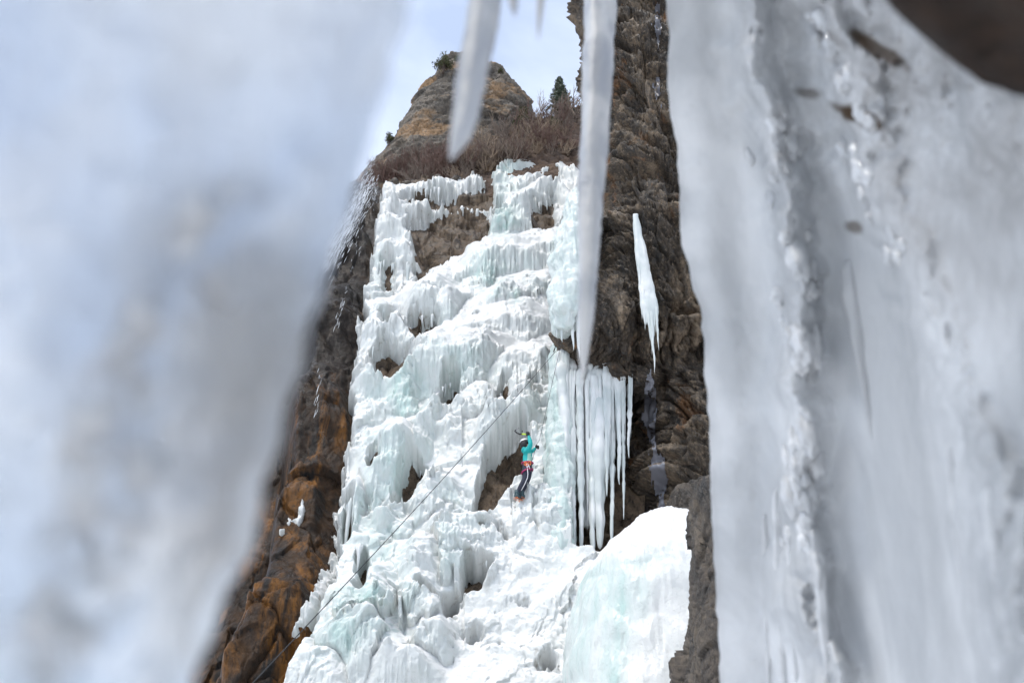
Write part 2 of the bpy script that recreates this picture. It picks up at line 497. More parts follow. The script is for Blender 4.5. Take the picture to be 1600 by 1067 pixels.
HOLES = [
 [(637,354),(684,340),(761,334),(763,352),(745,382),(700,395),(663,417),(647,405),(658,390),(640,370)],
 [(633,318),(650,302),(700,303),(768,288),(768,326),(712,335),(660,325),(633,326)],
 [(833,326),(864,318),(863,352),(848,362),(831,356)],
 [(848,286),(866,274),(868,292),(860,298)],
 [(774,335),(780,322),(780,344),(773,348)],
 [(640,498),(676,496),(683,508),(672,519),(650,513)],
 [(631,510),(650,512),(664,530),(655,540),(634,528)],
 [(588,562),(606,552),(632,562),(652,568),(648,584),(620,606),(590,602)],
 [(602,500),(617,490),(612,515),(603,532)],
 [(604,420),(611,418),(607,442),(603,442)], [(652,420),(664,416),(664,432),(655,440)],
 [(691,630),(700,606),(713,602),(711,628),(694,642)],
 [(778,660),(784,622),(794,606),(792,640),(790,660)], [(829,636),(834,624),(843,622),(842,636),(832,642)],
 [(793,654),(800,640),(812,645),(808,656)],
 [(742,812),(750,765),(766,716),(795,700),(818,688),(822,720),(814,742),(797,766),(773,786)],
 [(621,790),(630,757),(644,728),(660,731),(656,750),(637,780)],
 [(724,922),(732,880),(747,884),(766,884),(747,912)],
 [(700,936),(722,924),(712,950),(696,955)], [(655,938),(676,944),(676,950),(664,947)],
 [(562,876),(569,868),(570,890),(563,895)], [(563,930),(570,895),(572,915),(566,938)],
 [(543,790),(549,788),(543,835),(538,842)], [(580,735),(590,726),(588,742),(580,748)],
 [(668,410),(680,405),(668,420),(655,424)],
]
LEFT = [(216,604),(290,599),(330,592),(370,584),(410,579),(480,566),(498,574),(545,559),(620,544),(640,552),(690,549),(740,537),(800,528),(900,520),(960,498),(1020,470),(1067,446),(1200,390),(1500,280)]
TINTS = [(790,300,26,42,.9),(785,372,28,26,.9),(760,448,46,26,.8),(590,450,14,40,.5),(820,445,40,24,.4),(870,425,12,60,.7),
 (630,640,50,50,.75),(590,700,30,60,.7),(620,760,40,50,.6),(600,860,52,80,1.0),(545,840,22,70,.6),(570,960,70,36,.9),(520,1010,60,40,.9),(610,1010,40,22,.9),
 (690,710,60,60,.25),(720,800,40,50,.35),(700,880,30,40,.4),(870,720,22,150,.75),(850,790,40,60,.35),(770,480,14,8,.9),(806,490,12,10,.9),(690,520,40,20,.4),(720,590,50,30,.4)]
DIRTS = [(610,450,30,40,.8),(600,340,20,14,.5),(650,510,30,30,.7),(610,560,30,30,.6),(690,830,50,60,.45),(775,830,40,40,.7),(760,760,15,50,.8),(700,960,30,40,.6),(740,1000,60,60,.6),(850,1040,50,40,.7),(800,930,60,60,.5),(800,800,30,40,.6),(640,870,30,40,.3)]
LEFT_CLIFF_LIPS = [([(480,492),(520,484),(560,486),(590,490)], 0.9, 1.2, 3.0, 0), ([(420,632),(470,618),(520,618),(560,624)], 1.0, 1.2, 3.0, 0),
 ([(495,400),(520,372),(545,362),(575,368),(592,390)], 1.1, 0.8, 6.0, 0), ([(340,960),(400,938),(470,940),(530,952)], 0.7, 0.8, 2.0, 0), ([(400,770),(450,748),(500,752)], 0.6, 1.0, 2.0, 0),
 ([(550,322),(568,306),(590,310)], 0.9, 0.8, 3.0, 0)]

def lip_field(U, V, X, T, lips, fringe=True):
    h = np.zeros(U.shape); face = np.zeros(U.shape); snow = np.zeros(U.shape); flute = np.zeros(U.shape)
    P2 = np.stack([X * 0.9, T * 0.9, X * 0], -1)
    wob = fbm(P2, 0.35, 3, 10) * 0.7 + fbm(P2, 0.9, 4, 11) * 0.5 + fbm(P2, 2.6, 3, 12) * 0.16
    P1 = np.stack([X * 2.6, T * 0.10, X * 0 + 3], -1)
    fr = fbm(P1, 1.0, 4, 23, 0.6)
    amod = np.clip(0.85 + 0.55 * fbm(P2, 0.4, 2, 15), 0.35, 1.25)
    for k, (pts, a, lup, ln, fl) in enumerate(lips):
        us = [p[0] for p in pts]; u0, u1 = min(us), max(us)
        sel = (U > u0 - 14) & (U < u1 + 14)
        if not sel.any(): continue
        u = U[sel]
        tl = wall_t(interp(u, pts))
        m = tl - T[sel] + wob[sel]
        wd = 14 + 0.22 * (u1 - u0) if fringe else 14
        e = sstep(u0 - 10, u0 + wd, u) * (1 - sstep(u1 - wd, u1 + 10, u))
        A = a * e * (amod[sel] * 0.8 if fringe else 1)
        lup = lup * (1.0 if k >= 100 else 1.3)
        ln = ln if fl >= 0.9 else ln * 2.2
        up = A * sstep(-lup, 0.15, m)
        r = 0.35
        dn = A - 0.40 * (np.sqrt(np.maximum(m, 0) ** 2 + r * r) - r)
        cut = ln * (0.85 + (0.5 if fringe else 0.1) * fr[sel] + 0.1 * e)
        dn = dn - 2.0 * sstep(cut - 0.1, cut + 0.7, m)
        p = np.where(m < 0, up, dn)
        old = h[sel]
        win = p > old
        h[sel] = np.where(win, p, old)
        fm = sstep(0.05, 0.6, m) * np.clip(e * 1.5, 0, 1)
        face[sel] = np.where(win, fm, face[sel] * 1.0)
        flute[sel] = np.where(win, fm * fl, flute[sel])
        snow[sel] = np.where(win, sstep(0.3, -0.2, m), snow[sel])
    return h, face, snow, flute

def blobs(U, V, lst):
    s = np.zeros(U.shape)
    for u, v, ru, rv, a in lst:
        s = np.maximum(s, a * np.exp(-(((U - u) / ru) ** 2 + ((V - v) / rv) ** 2)))
    return s

us = np.arange(400.0, 1004.0, 1.12)
vsr = np.concatenate([np.arange(205.0, 1090.0, 1.1), np.arange(1090.0, 1560.0, 6.0)])
def wall_fields(us, vsr):
    U, V = np.meshgrid(us, vsr)
    B = wall_pt(U, V)
    X = B[..., 0]; T = wall_t(V)
    return U, V, B, X, T
def holes_sd(U, V, X, T):
    n = fbm(np.stack([X * 2.2, T * 2.2, X * 0], -1), 1.0, 4, 41)
    st = fbm(np.stack([X * 5.0, T * 0.35, X * 0 + 2], -1), 1.0, 3, 43)
    sd = np.full(U.shape, 200.0)
    for poly in HOLES:
        P = np.array(poly)
        sel = (U > P[:, 0].min() - 25) & (U < P[:, 0].max() + 25) & (V > P[:, 1].min() - 30) & (V < P[:, 1].max() + 30)
        if sel.any():
            sd[sel] = np.minimum(sd[sel], poly_sd(U[sel], V[sel], poly))
    dm = blobs(U, V, DIRTS)
    thin = 26 * (0.80 - dm * 0.75 - n * 0.45 - st * 0.25)
    sd = np.where(dm > 0.25, np.minimum(sd, thin), sd)
    sd = sd - 1.2 + n * 4.5 + st * 3.5
    left = U - interp(V, LEFT) + n * 10 + st * 4
    top = V - interp(U, [(400,300),(600,290),(650,286),(690,281),(740,277),(762,284),(785,264),(836,243),(905,232),(1004,222)]) + n * 9
    right = interp(V, [(200,2000),(545,2000),(566,905),(600,899),(860,899),(888,965),(925,2000)]) - U + n * 3
    return sd, np.minimum(np.minimum(left, top), right), n, st

def rock_height(X, T, B):
    P = np.stack([X, B[..., 1], B[..., 2]], -1)
    w = fbm(P, 0.8, 3, 63) * 0.35
    q = np.stack([X + 0.35 * T + w, T * 0.5 + w * 0.6], -1)
    r = facets(q * 0.6, 5) * 0.55 + facets(q * 1.7 + 3, 6) * 0.26 + facets(q * 4.6 + 7, 7) * 0.09
    st = np.floor(P[..., 2] * 0.9 + w * 1.2 + 0.3 * X)
    return r + fbm(P * np.array([1, 1, .6]), 0.5, 3, 61) * 0.25 + fbm(P, 5, 4, 67) * 0.035 + 0.14 * noise(np.stack([st * 3.7, X * 0.3, st], -1), 9)
def rock_surface(U, V, X, T, B):
    h_in, _, _, _ = lip_field(U, V, X, T, LIPS)
    h_out, _, _, _ = lip_field(U, V, X, T, LEFT_CLIFF_LIPS, False)
    big = fbm(np.stack([X, T, X * 0 + 1.7], -1), 0.35, 3, 7) * 0.30
    side = interp(V, LEFT) - U
    dry = sstep(14, -6, side)
    rr = rock_height(X, T, B)
    hh = (h_in * 0.85 + big - 0.40 + rr * 0.7) * dry + (h_out * 0.8 + big - 0.35 + rr * 0.4) * (1 - dry)
    edge = U - (interp(V, LEFT) - 115 - 0.09 * (V - 290))
    hh = hh - 3.5 * sstep(70, 0, edge) - 0.35 * sstep(50, 0, side) * sstep(-10, 6, side)
    return hh, dry
CRUST = [[(553,640),(549,700),(532,790),(522,900),(502,950),(472,990),(452,988),(488,930),(506,850),(518,770),(538,690)], [(332,1002),(374,990),(362,1030),(348,1075),(316,1075)],
 [(378,922),(406,926),(404,936),(380,938)], [(471,768),(475,786),(456,800),(438,818),(444,798),(462,788)], [(446,1000),(470,985),(458,1030),(440,1040)], [(560,500),(575,498),(565,530),(556,530)]]

def build_wall():
    U, V, B, X, T = wall_fields(us, vsr)
    h, face, snow, flute = lip_field(U, V, X, T, LIPS)
    P3 = np.stack([X, T, X * 0 + 1.7], -1)
    h0 = h.copy()
    big = fbm(P3, 0.35, 3, 7) * 0.30
    flr = fbm(np.stack([X * 3.2, T * 0.22, X * 0], -1), 1.0, 3, 13, ridged=True)
    h = h + big + flute * 0.065 * flr * (0.4 + np.clip(fbm(P3, 0.8, 2, 77) + 0.5, 0, 1.2))
    wx = fbm(P3, 0.9, 4, 19) * 0.75; wy = fbm(P3 + 31.7, 0.9, 4, 20) * 0.75
    f1, f2, c1 = worley(np.stack([(X + wx) * 1.25, (T + wy) * 0.85], -1), 2)
    g1, g2, c2 = worley(np.stack([(X + wx * 0.7) * 3.6, (T - wy * 0.7) * 2.2], -1), 3)
    W3 = P3 + np.stack([wx, wy, wx * 0], -1) * 0.4
    bil = np.abs(fbm(W3 * np.array([1, .75, 1]), 2.0, 3, 27))
    bulb = np.sqrt(np.clip(1 - f1 ** 2, 0, 1)) * 0.32 * (0.4 + c1) + np.sqrt(np.clip(1 - g1 ** 2, 0, 1)) * 0.15 * (0.3 + 1.2 * c2) + bil * 0.20
    mask = 0.45 + 0.55 * blobs(U, V, [(700,720,130,110,1),(720,850,100,90,1),(650,660,80,60,.9),(790,380,40,30,.9),(620,360,40,40,.9),(560,980,90,60,.8),(700,980,60,60,.9),(600,780,50,80,.6),(850,430,40,40,.7)])
    mask = mask * (1 - 0.55 * snow) * (1 - 0.45 * np.clip(flute, 0, 1))
    mask = mask * (1 - 0.6 * blobs(U, V, [(800,1000,120,110,1),(860,900,60,50,1),(740,520,90,40,.8),(780,440,60,25,.5)]))
    mod = sstep(-0.35, 0.5, fbm(P3, 0.45, 3, 29)) * 1.1 + 0.12
    k1, k2, c3 = worley(np.stack([(X + wx * 0.4) * 8.5, (T + wy * 0.4) * 5.5], -1), 4)
    bulb = bulb + np.sqrt(np.clip(1 - k1 ** 2, 0, 1)) * 0.045 * (0.2 + 1.3 * c3)
    h = h + bulb * mask * mod * 1.5
    pit = sstep(0.25, 0.75, fbm(P3, 0.5, 3, 53)) * sstep(0.1, 0.5, fbm(W3, 3.2, 3, 55))       # wind and drip pits
    h = h - pit * 0.20
    h = h + fbm(P3, 2.4, 5, 31) * 0.055 * (1 - 0.4 * snow)
    drip = fbm(np.stack([X * 9, T * 0.9, X * 0], -1), 1.0, 2, 37, ridged=True)
    h = h + 0.035 * drip * face
    sd, lt, n, st = holes_sd(U, V, X, T)
    m = np.minimum(sd, lt * 1.2)
    rk, _ = rock_surface(U, V, X, T, B)
    crust = np.full(U.shape, -50.0)
    for poly in CRUST:
        Pp = np.array(poly); sel = (U > Pp[:, 0].min() - 12) & (U < Pp[:, 0].max() + 12) & (V > Pp[:, 1].min() - 12) & (V < Pp[:, 1].max() + 12)
        crust[sel] = np.maximum(crust[sel], -poly_sd(U[sel], V[sel], poly))
    mc = np.minimum(crust, 4) + n * 9 + st * 6
    mc = np.where(crust > -6, mc, -50)
    thin = sstep(0, 4, mc) * 0.15 * (1 + np.clip(n, -1, 1) * 0.6)
    hi = np.where(m > 0, rk + (np.maximum(h, rk + 0.12) - rk) * sstep(0, 9, m) + 0.06 * sstep(0, 3, m) - 0.02, rk - 0.12 + m * 0.05)
    hi = np.where((m <= 0) & (mc > 0), rk + thin - 0.02, hi)
    m = np.maximum(m, mc)
    verts = (B + hi[..., None] * NRM).reshape(-1, 3)
    F = grid_faces(*U.shape)[:, ::-1]
    keep = (m.ravel()[F] > -2.5).any(1)
    tint = np.clip(blobs(U, V, TINTS) * (0.6 + 0.55 * face) + 0.10 * face, 0, 1)
    dirt = np.clip(blobs(U, V, DIRTS) * 0.7 + 0.8 * sstep(16, 2, np.minimum(sd, lt)), 0, 1)
    v2, f2_, at = compact(verts, F[keep], {'tint': tint, 'dirt': dirt})
    me = mesh_from('frozen_waterfall', v2, f2_)
    for k, a in at.items(): add_attr(me, k, a)
    root = link('frozen_waterfall', me, M_ICE)
    tag(root, 'huge white and pale aqua frozen waterfall in snowy terraces covering the cliff', 'frozen waterfall')
    # rock underneath and to the left
    ur = np.arange(215.0, 1010.0, 1.7); vr = np.concatenate([np.arange(270.0, 1090.0, 1.6), np.arange(1090.0, 1560.0, 8.0)])
    Ur, Vr, Br, Xr, Tr = wall_fields(ur, vr)
    hh, dry = rock_surface(Ur, Vr, Xr, Tr, Br)
    me = mesh_from('rock_cliff', (Br + hh[..., None] * NRM), grid_faces(*Ur.shape)[:, ::-1])
    add_attr(me, 'dry', dry)
    tag(link('rock_cliff', me, M_CLIFF), 'dark wet brown and rust rock cliff left of and beneath the ice', kind='structure')
    return root, (U, V, hi)
FALL, ICE_H = build_wall()
def ice_point(u, v, out=0.0):
    U, V, hi = ICE_H
    j = int(np.argmin(np.abs(us - u))); i = int(np.argmin(np.abs(vsr - v)))
    return wall_pt(u, v) + NRM * (hi[i, j] + out)

# ------------------------------------------------------------------ lofted rock masses
def loft(rows, nr, ntheta, disp, power=0.6, cap=True, front=0.7):
    """rows (v, ul, ur, yc, ry): silhouette in the photo at depth yc; a closed body of depth 2*ry"""
    R = np.array(sorted(rows), float)
    v = np.linspace(R[0, 0], R[-1, 0], nr)
    ul, ur, yc, ry = (np.interp(v, R[:, 0], R[:, k]) for k in (1, 2, 3, 4))
    k = np.ones(9) / 9; pad = lambda a: np.convolve(np.pad(a, 4, mode='edge'), k, 'valid')
    ul, ur, yc, ry = map(pad, (ul, ur, yc, ry))
    a = on_y(ul, v, yc); b = on_y(ur, v, yc)
    xc, rx = (a[:, 0] + b[:, 0]) / 2, (b[:, 0] - a[:, 0]) / 2
    z = on_y((ul + ur) / 2, v, yc - ry * 0.7)[:, 2]
    s = np.linspace(0, 1, ntheta, endpoint=False)
    th = np.where(s < front, math.pi + s / front * math.pi, (s - front) / (1 - front) * math.pi)  # front half first (sin<0)
    c, sn = np.cos(th), np.sin(th)
    cx = np.sign(c) * np.abs(c) ** power; sy = np.sign(sn) * np.abs(sn) ** power
    X = xc[:, None] + rx[:, None] * cx; Y = yc[:, None] + ry[:, None] * sy; Z = z[:, None] + 0 * X
    P = np.stack([X, Y, Z], -1)
    gv = np.gradient(P, axis=0); gu = np.roll(P, -1, 1) - np.roll(P, 1, 1)
    N = np.cross(gu, gv); N /= np.linalg.norm(N, axis=-1)[..., None] + 1e-9
    out = np.stack([cx + 0 * X, sy + 0 * X, 0 * X], -1)
    sg = np.sign((N * out).sum(-1)); N *= np.where(sg == 0, 1, sg)[..., None]
    P = P + N * disp(P)[..., None]
    F = grid_faces(nr, ntheta, True)
    V = P.reshape(-1, 3)
    if cap:
        n = len(V); V = np.vstack([V, P[0].mean(0), P[-1].mean(0)])
        i = np.arange(ntheta); j = (i + 1) % ntheta
        F = np.vstack([np.stack([F[:, 0], F[:, 1], F[:, 2]], -1), np.stack([F[:, 0], F[:, 2], F[:, 3]], -1),
                       np.stack([j, i, 0 * i + n], -1), np.stack([(nr - 1) * ntheta + i, (nr - 1) * ntheta + j, 0 * i + n + 1], -1)])
    return V, F
def rock_disp(amp, freq, seed, aniso=(1, 1, 0.5), cells=1.0, slant=0.3):
    def d(P):
        w = fbm(P, freq * 0.7, 2, seed + 3) * 0.05 / freq
        q = np.stack([P[..., 0] * aniso[0] + 0.6 * P[..., 1] + slant * P[..., 2] + w, P[..., 2] * aniso[2] + w * 0.6], -1) * freq * cells
        r = facets(q * 1.1, seed) * 0.62 + facets(q * 2.7 + 3, seed + 1) * 0.36 + facets(q * 6 + 5, seed + 2) * 0.21 + facets(q * 13 + 9, seed + 3) * 0.10
        return amp * (r + fbm(P * np.array(aniso), freq * 0.8, 2, seed) * 0.35 + fbm(P, freq * 9, 4, seed + 7, 0.6) * 0.06)
    return d

def add_rock(name, label, rows, nr, nt, disp, mat, kind='structure', cat=None, power=0.6, front=0.7):
    V, F = loft(rows, nr, nt, disp, power, True, front)
    me = mesh_from(name, V, F)
    me.validate()
    o = link(name, me, mat)
    tag(o, label, cat, kind=kind)
    return o

HILL = add_rock('hillside', 'steep brown earth slope above the frozen fall', [(335,585,1060,35,3.5),(295,626,1060,35.5,3.5),(272,650,1060,36,3.5),(252,672,1060,36.5,3.5),(240,690,1060,37,3.3),(230,712,1060,37.5,3),(216,765,1060,38,3),(202,798,1060,38.3,2.7),(190,826,1055,38.5,2.5),(180,846,1050,39,2.2),(173,866,1040,39,2)],
    140, 420, rock_disp(0.5, 0.5, 101, (1, 1, 1)), M_HILL, power=0.8)
PEAK = add_rock('rock_peak', 'rounded tan and grey limestone peak against the sky', [(330,519,1007,43,4.2),(305,534,987,43,4.2),(286,544,967,43,4.2),(258,564,907,43,4.2),(236,583,887,43,4.2),(218,597,875,43,4),(204,615,867,43,4),(196,631,860,43,4),(178,634,852,43,4),(160,638,841,43,3.8),(145,644,825,43,3.6),(133,651,815,43,3.4),(121,661,810,43,3),(111,675,799,43,2.6),(103,685,785,43,2.2),(95,693,761,43,1.4),(91,699,749,43,.7)],
    240, 480, rock_disp(0.7, 0.34, 131, (0.8, 1, 1.2), 1.0, -0.35), M_PEAK, power=0.8)
BUTT = add_rock('rock_buttress', 'tall overhanging brown conglomerate buttress right of the ice', [(-300,935,1230,19,2.2),(-100,918,1215,19,2.3),(0,916,1210,19,2.4),(100,914,1205,19,2.4),(180,922,1205,19.1,2.4),(250,925,1205,19.2,2.5),(350,920,1210,19.2,2.6),(420,918,1215,19.2,2.7),(465,902,1220,19.2,2.7),(495,894,1225,19.2,2.7),(525,902,1225,19.3,2.6),(550,914,1225,19.4,2.4),(572,918,1225,19.6,2.2),(590,925,1225,19.6,2.2),(604,975,1225,19.6,2.2),(620,994,1225,19.6,2.2),(680,1004,1225,19.6,2.1),(740,1012,1225,19.5,2.0),(800,1006,1225,19.4,1.9),(900,1000,1225,19.4,1.9)],
    540, 480, rock_disp(1.15, 0.75, 151, (1, 1, 0.42), 1.0, 0.45), M_BUTT, power=0.7, front=0.8)
add_rock('rock_prow', 'brown rock prow jutting left from the buttress over the ice pillar', [(425,915,985,17.7,.5),(450,896,985,17.7,.8),(475,872,985,17.7,1.0),(495,864,985,17.7,1.0),(515,869,985,17.8,1.0),(540,886,985,17.9,.9),(562,904,985,18.0,.7),(572,920,985,18.0,.4)],
    150, 200, rock_disp(0.35, 1.0, 161, (1, 1, 0.5), 1.0, 0.3), M_BUTT, power=0.7, front=0.8)
RECESS = add_rock('recessed_wall', 'rock wall behind the icicle curtain, colour darkened for overhang shade', [(540,905,1240,21.4,1.5),(600,902,1240,21.2,1.6),(680,900,1240,20.9,1.7),(760,896,1240,20.7,1.8),(830,894,1240,20.5,1.9),(960,890,1240,20.3,2.0)],
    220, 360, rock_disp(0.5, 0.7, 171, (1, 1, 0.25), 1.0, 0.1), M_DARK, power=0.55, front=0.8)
NEARROCK = add_rock('rock_pillar', 'grey rock pillar standing right of the snow mound', [(738,1078,1260,10.2,.9),(755,1072,1260,10.2,1.0),(790,1078,1260,10.2,1.0),(850,1082,1260,10.2,1.0),(900,1082,1260,10.2,1.0),(940,1084,1260,10.2,1.0),(962,1072,1260,10.1,1.0),(1067,1076,1260,10,1.0),(1300,1060,1280,9.8,1.1),(1500,1040,1300,9.6,1.2)],
    300, 360, rock_disp(0.20, 1.5, 191, (1, 1, 0.3), 1.0, 0.12), M_NEAR, power=0.55, front=0.8)
tag(NEARROCK, kind='thing', cat='rock')
STUB = add_rock('boulder', 'small brown boulder wedged on the snow mound beside the rock pillar', [(756,1056,1085,15.6,.2),(764,1048,1088,15.6,.35),(790,1044,1092,15.6,.4),(815,1042,1094,15.6,.4),(850,1040,1096,15.6,.4)],
    70, 120, rock_disp(0.12, 2.2, 197), M_NEAR, 'thing', 'rock', 0.6)

def snow_disp(P):
    return fbm(P, 0.5, 2, 211) * 0.16 + np.abs(fbm(P, 0.9, 2, 212)) * 0.12 + fbm(P, 3.0, 4, 213) * 0.015 + 0.03 * fbm(P * np.array([3, 3, 0.3]), 1.2, 3, 215, ridged=True)
def make_mound():
    rows = [(809,1008,1075,14.9,.5),(813,985,1095,14.9,.9),(821,966,1110,14.9,1.2),(835,946,1125,14.9,1.5),(855,928,1140,14.9,1.7),(881,908,1155,14.9,1.9),(909,896,1165,14.9,1.95),(939,890,1180,14.9,2.0),(1000,884,1180,14.8,2.1),(1067,882,1180,14.7,2.2),(1300,860,1200,14.5,2.3),(1480,840,1220,14.4,2.4)]
    V, F = loft(rows, 300, 420, snow_disp, 0.85, True, 0.8)
    me = mesh_from('ice_mound', V, F)
    # clear aqua ice on the front, snow on the crown and the right
    d = V - CAM
    dep = d[:, 1] * CP + d[:, 2] * SP
    u = 800 + d[:, 0] / dep * FPX; v = 533.5 - (d[:, 2] * CP - d[:, 1] * SP) / dep * FPX
    n = fbm(V[:, None] * np.array([1, 1, .5]), 0.9, 4, 217)[:, 0] * 40
    t = sstep(0, 30, v - interp(u, [(880,880),(930,860),(975,852),(1010,850),(1040,845),(1070,850)]) + n * 0.3) * sstep(60, 0, (u - 1000) + (v - 900) * 0.35 + n)
    add_attr(me, 'tint', t * (0.62 + 0.5 * fbm(V[:, None] * np.array([2.5, 2.5, .35]), 1.0, 3, 219)[:, 0]).clip(0, 1)); add_attr(me, 'dirt', t * 0)
    tag(link('ice_mound', me, M_ICE), 'snow capped ice mound with smooth aqua face beside the rock pillar', 'ice mound')
make_mound()

bpy.context.view_layer.update()
def hit(obj, u, v, back=0.0):
    d = Vector(ray(u, v)).normalized()
    mw = obj.matrix_world.inverted()
    ok, loc, nrm, _ = obj.ray_cast(mw @ Vector(CAM), d)
    return (np.array(loc) - np.array(d) * back) if ok else None

# ------------------------------------------------------------------ icicles
def icicle_mesh(p0, p1, r0, seed=0, sides=12, rows=26, lump=0.18, shape=0.75, flat=1.0):
    """a hanging icicle from p0 down to p1, rippled, with a drawn-out tip"""
    p0, p1 = np.asarray(p0), np.asarray(p1)
    t = np.linspace(0, 1, rows)
    L = np.linalg.norm(p1 - p0)
    c = p0 + (p1 - p0) * t[:, None]
    wob = fbm(np.stack([t * 3, t * 0 + seed, t * 0], -1), 1.0, 2, seed) * r0 * 0.5
    c[:, 0] += wob * t
    rad = r0 * ((1 - t) ** shape * 0.92 + 0.08 * (1 - t)) * (1 + lump * fbm(np.stack([t * L / r0 * 0.35, t * 0 + seed, t * 0], -1), 1.0, 2, seed + 5))
    rad = rad * np.sqrt(np.clip(t / min(0.2, 1.2 * r0 / L), 0.02, 1))
    th = np.arange(sides) * 2 * math.pi / sides
    k = 1 + lump * 0.9 * fbm(np.stack([np.cos(th)[None] * 1.3 + 0 * t[:, None], np.sin(th)[None] * 1.3 + 0 * t[:, None], (t * L / r0 * 0.08)[:, None] + 0 * th[None] + seed], -1), 1.0, 2, seed + 9)
    v = c[:, None] + rad[:, None, None] * k[..., None] * np.stack([np.cos(th), np.sin(th) * flat, 0 * th], -1)[None]
    return v.reshape(-1, 3), grid_faces(rows, sides, True)
def icicle(name, u0, v0, u1, v1, w, y, mat, parent=None, seed=0, y1=None, **kw):
    p0 = on_y(u0, v0, y); p1 = on_y(u1, v1, y if y1 is None else y1)
    dep = (p0 - CAM)[1] * CP + (p0 - CAM)[2] * SP
    V, F = icicle_mesh(p0, p1, w * dep / FPX / 2, seed, **kw)
    if parent is None:
        base = V[0:12].mean(0)
        o = link(name, mesh_from(name, V - base, F), mat); o.location = base
    else:
        o = link(name, mesh_from(name, V, F), mat, parent)
    return o

def ice_disp(amp, seed):
    def d(P):
        return amp * (fbm(P * np.array([3.2, 3.2, 0.3]), 1.0, 3, seed, ridged=True) * 0.6 + fbm(P, 1.2, 4, seed + 1) * 0.9 + fbm(P, 4.0, 3, seed + 2) * 0.25)
    return d
# the curtain under the overhang
CURT = [(880,556,886,866,20,'broad pale icicle column freezing to the ice fall, leftmost under the overhang'),
 (893,585,897,866,13,'long thin icicle between the broad column and the overhang edge'),
 (906,592,908,868,12,'long icicle reaching the snow just left of the dark rock gap'),
 (922,598,927,864,17,'thick icicle reaching the snow right of the dark rock gap'),
 (934,592,938,858,24,'thick white icicle in the middle of the curtain under the overhang'),
 (948,590,949,776,15,'stout white icicle ending well above the snow under the overhang'),
 (957,592,956,846,11,'thin long icicle right of the stout one, nearly reaching the snow'),
 (965,594,969,758,13,'thick tapering icicle at the right end of the white curtain'),
 (973,600,975,812,8,'slender icicle hanging beside the right end of the white curtain'),
 (984,590,983,716,9,'lone slender icicle hanging right of the white curtain')]
for k, (a, b, c, d, w, lab) in enumerate(CURT):
    o = icicle('icicle', a, b - 10 - 22 * abs(math.sin(k * 1.7)), c, d, w, 17.9 + 0.12 * math.sin(k * 2.3), M_HANG, seed=300 + k, y1=17.6, rows=90, sides=18, shape=0.3 if d > 840 else 0.55, lump=0.55)
    tag(o, lab, 'icicle', 'icicles hanging under the rock overhang')
    for j in range(6):                                  # finer runnels frozen to it
        rnd = random.Random(k * 7 + j)
        vb = b + (d - b) * rnd.uniform(0.35, 0.9)
        icicle('runnel', a + rnd.uniform(-.45, .45) * w, b - 8, a + (c - a) * (vb - b) / (d - b) + rnd.uniform(-.5, .5) * w, vb, w * rnd.uniform(.25, .45), 17.75, M_HANG, o, seed=350 + k * 5 + j, rows=30, sides=8).location = -o.location
V_, F_ = loft([(560,893,978,18.25,.10),(600,894,976,18.15,.16),(660,897,966,18.1,.16),(720,900,950,18.05,.14),(780,906,940,18,.10),(822,915,932,17.95,.05)], 120, 90, ice_disp(0.07, 561), 0.9)
me_ = mesh_from('ice_sheet', V_, F_)
tag(link('ice_sheet', me_, M_HANG), 'pale fused ice sheet behind the icicle curtain under the overhang', 'ice sheet')
# cluster on the buttress face
yb = min([q[1] for q in (hit(BUTT, a, b) for a in (994, 1002, 1010, 1018, 1026) for b in range(345, 560, 18)) if q is not None] + [16.8]) - 0.1
V_, F_ = loft([(335,990,995,yb,.02),(370,993,1002,yb,.05),(410,996,1012,yb,.06),(450,1000,1021,yb,.06),(485,1004,1027,yb,.05),(505,1008,1026,yb,.03)], 120, 60, ice_disp(0.05, 571), 0.9)
cl = link('icicle_cluster', mesh_from('icicle_cluster', V_, F_), M_HANG)
tag(cl, 'narrow white icicle cluster clinging to the middle of the brown buttress', 'icicle cluster')
for k, (a, b, c, d, w) in enumerate([(998,400,1003,500,5),(1004,440,1008,516,6),(1009,430,1011,490,5),(1012,470,1016,532,7),(1017,470,1023,584,8),(1021,480,1024,520,5),(1025,478,1029,548,6),(1001,380,1005,450,5),(1014,440,1019,555,6)]):
    icicle('icicle', a, b, c, d, w, yb - 0.04, M_HANG, cl, seed=400 + k, rows=40, lump=0.45)

# ice draped over the buttress' left edge and the pillar below it
def add_ice(name, label, cat, rows, nr, nt, amp, seed, mat=M_ICE, tint=0.5):
    V, F = loft(rows, nr, nt, ice_disp(amp, seed), 0.9)
    me = mesh_from(name, V, F)
    add_attr(me, 'tint', np.full(len(V), tint)); add_attr(me, 'dirt', np.zeros(len(V)))
    return tag(link(name, me, mat), label, cat)
drape = add_ice('ice_drape', 'pale ice draped over the left nose of the buttress', 'ice', [(300,892,925,17.0,.5),(345,880,925,17,.6),(400,868,918,16.9,.6),(450,863,908,16.8,.6),(480,862,902,16.8,.55),(505,866,896,16.8,.4),(515,872,884,16.8,.2)], 140, 120, 0.16, 501, tint=0.45)
for k, (a, b, c, d, w) in enumerate([(868,490,870,528,8),(877,500,878,535,8),(885,495,887,520,9),(893,490,896,548,9),(902,480,905,560,12)]):
    icicle('icicle', a, b, c, d, w, 16.6, M_HANG, drape, seed=520 + k)
add_ice('ice_pillar', 'tall green tinted ice pillar right of the climber, under the overhang', 'ice pillar', [(535,868,900,18.9,.4),(560,864,898,18.8,.6),(640,862,895,18.5,.6),(720,858,893,18.3,.7),(800,854,892,18.1,.75),(860,850,893,18.0,.75),(900,850,893,18.2,.7),(960,850,893,18.6,.6)], 240, 140, 0.14, 541, tint=0.75)

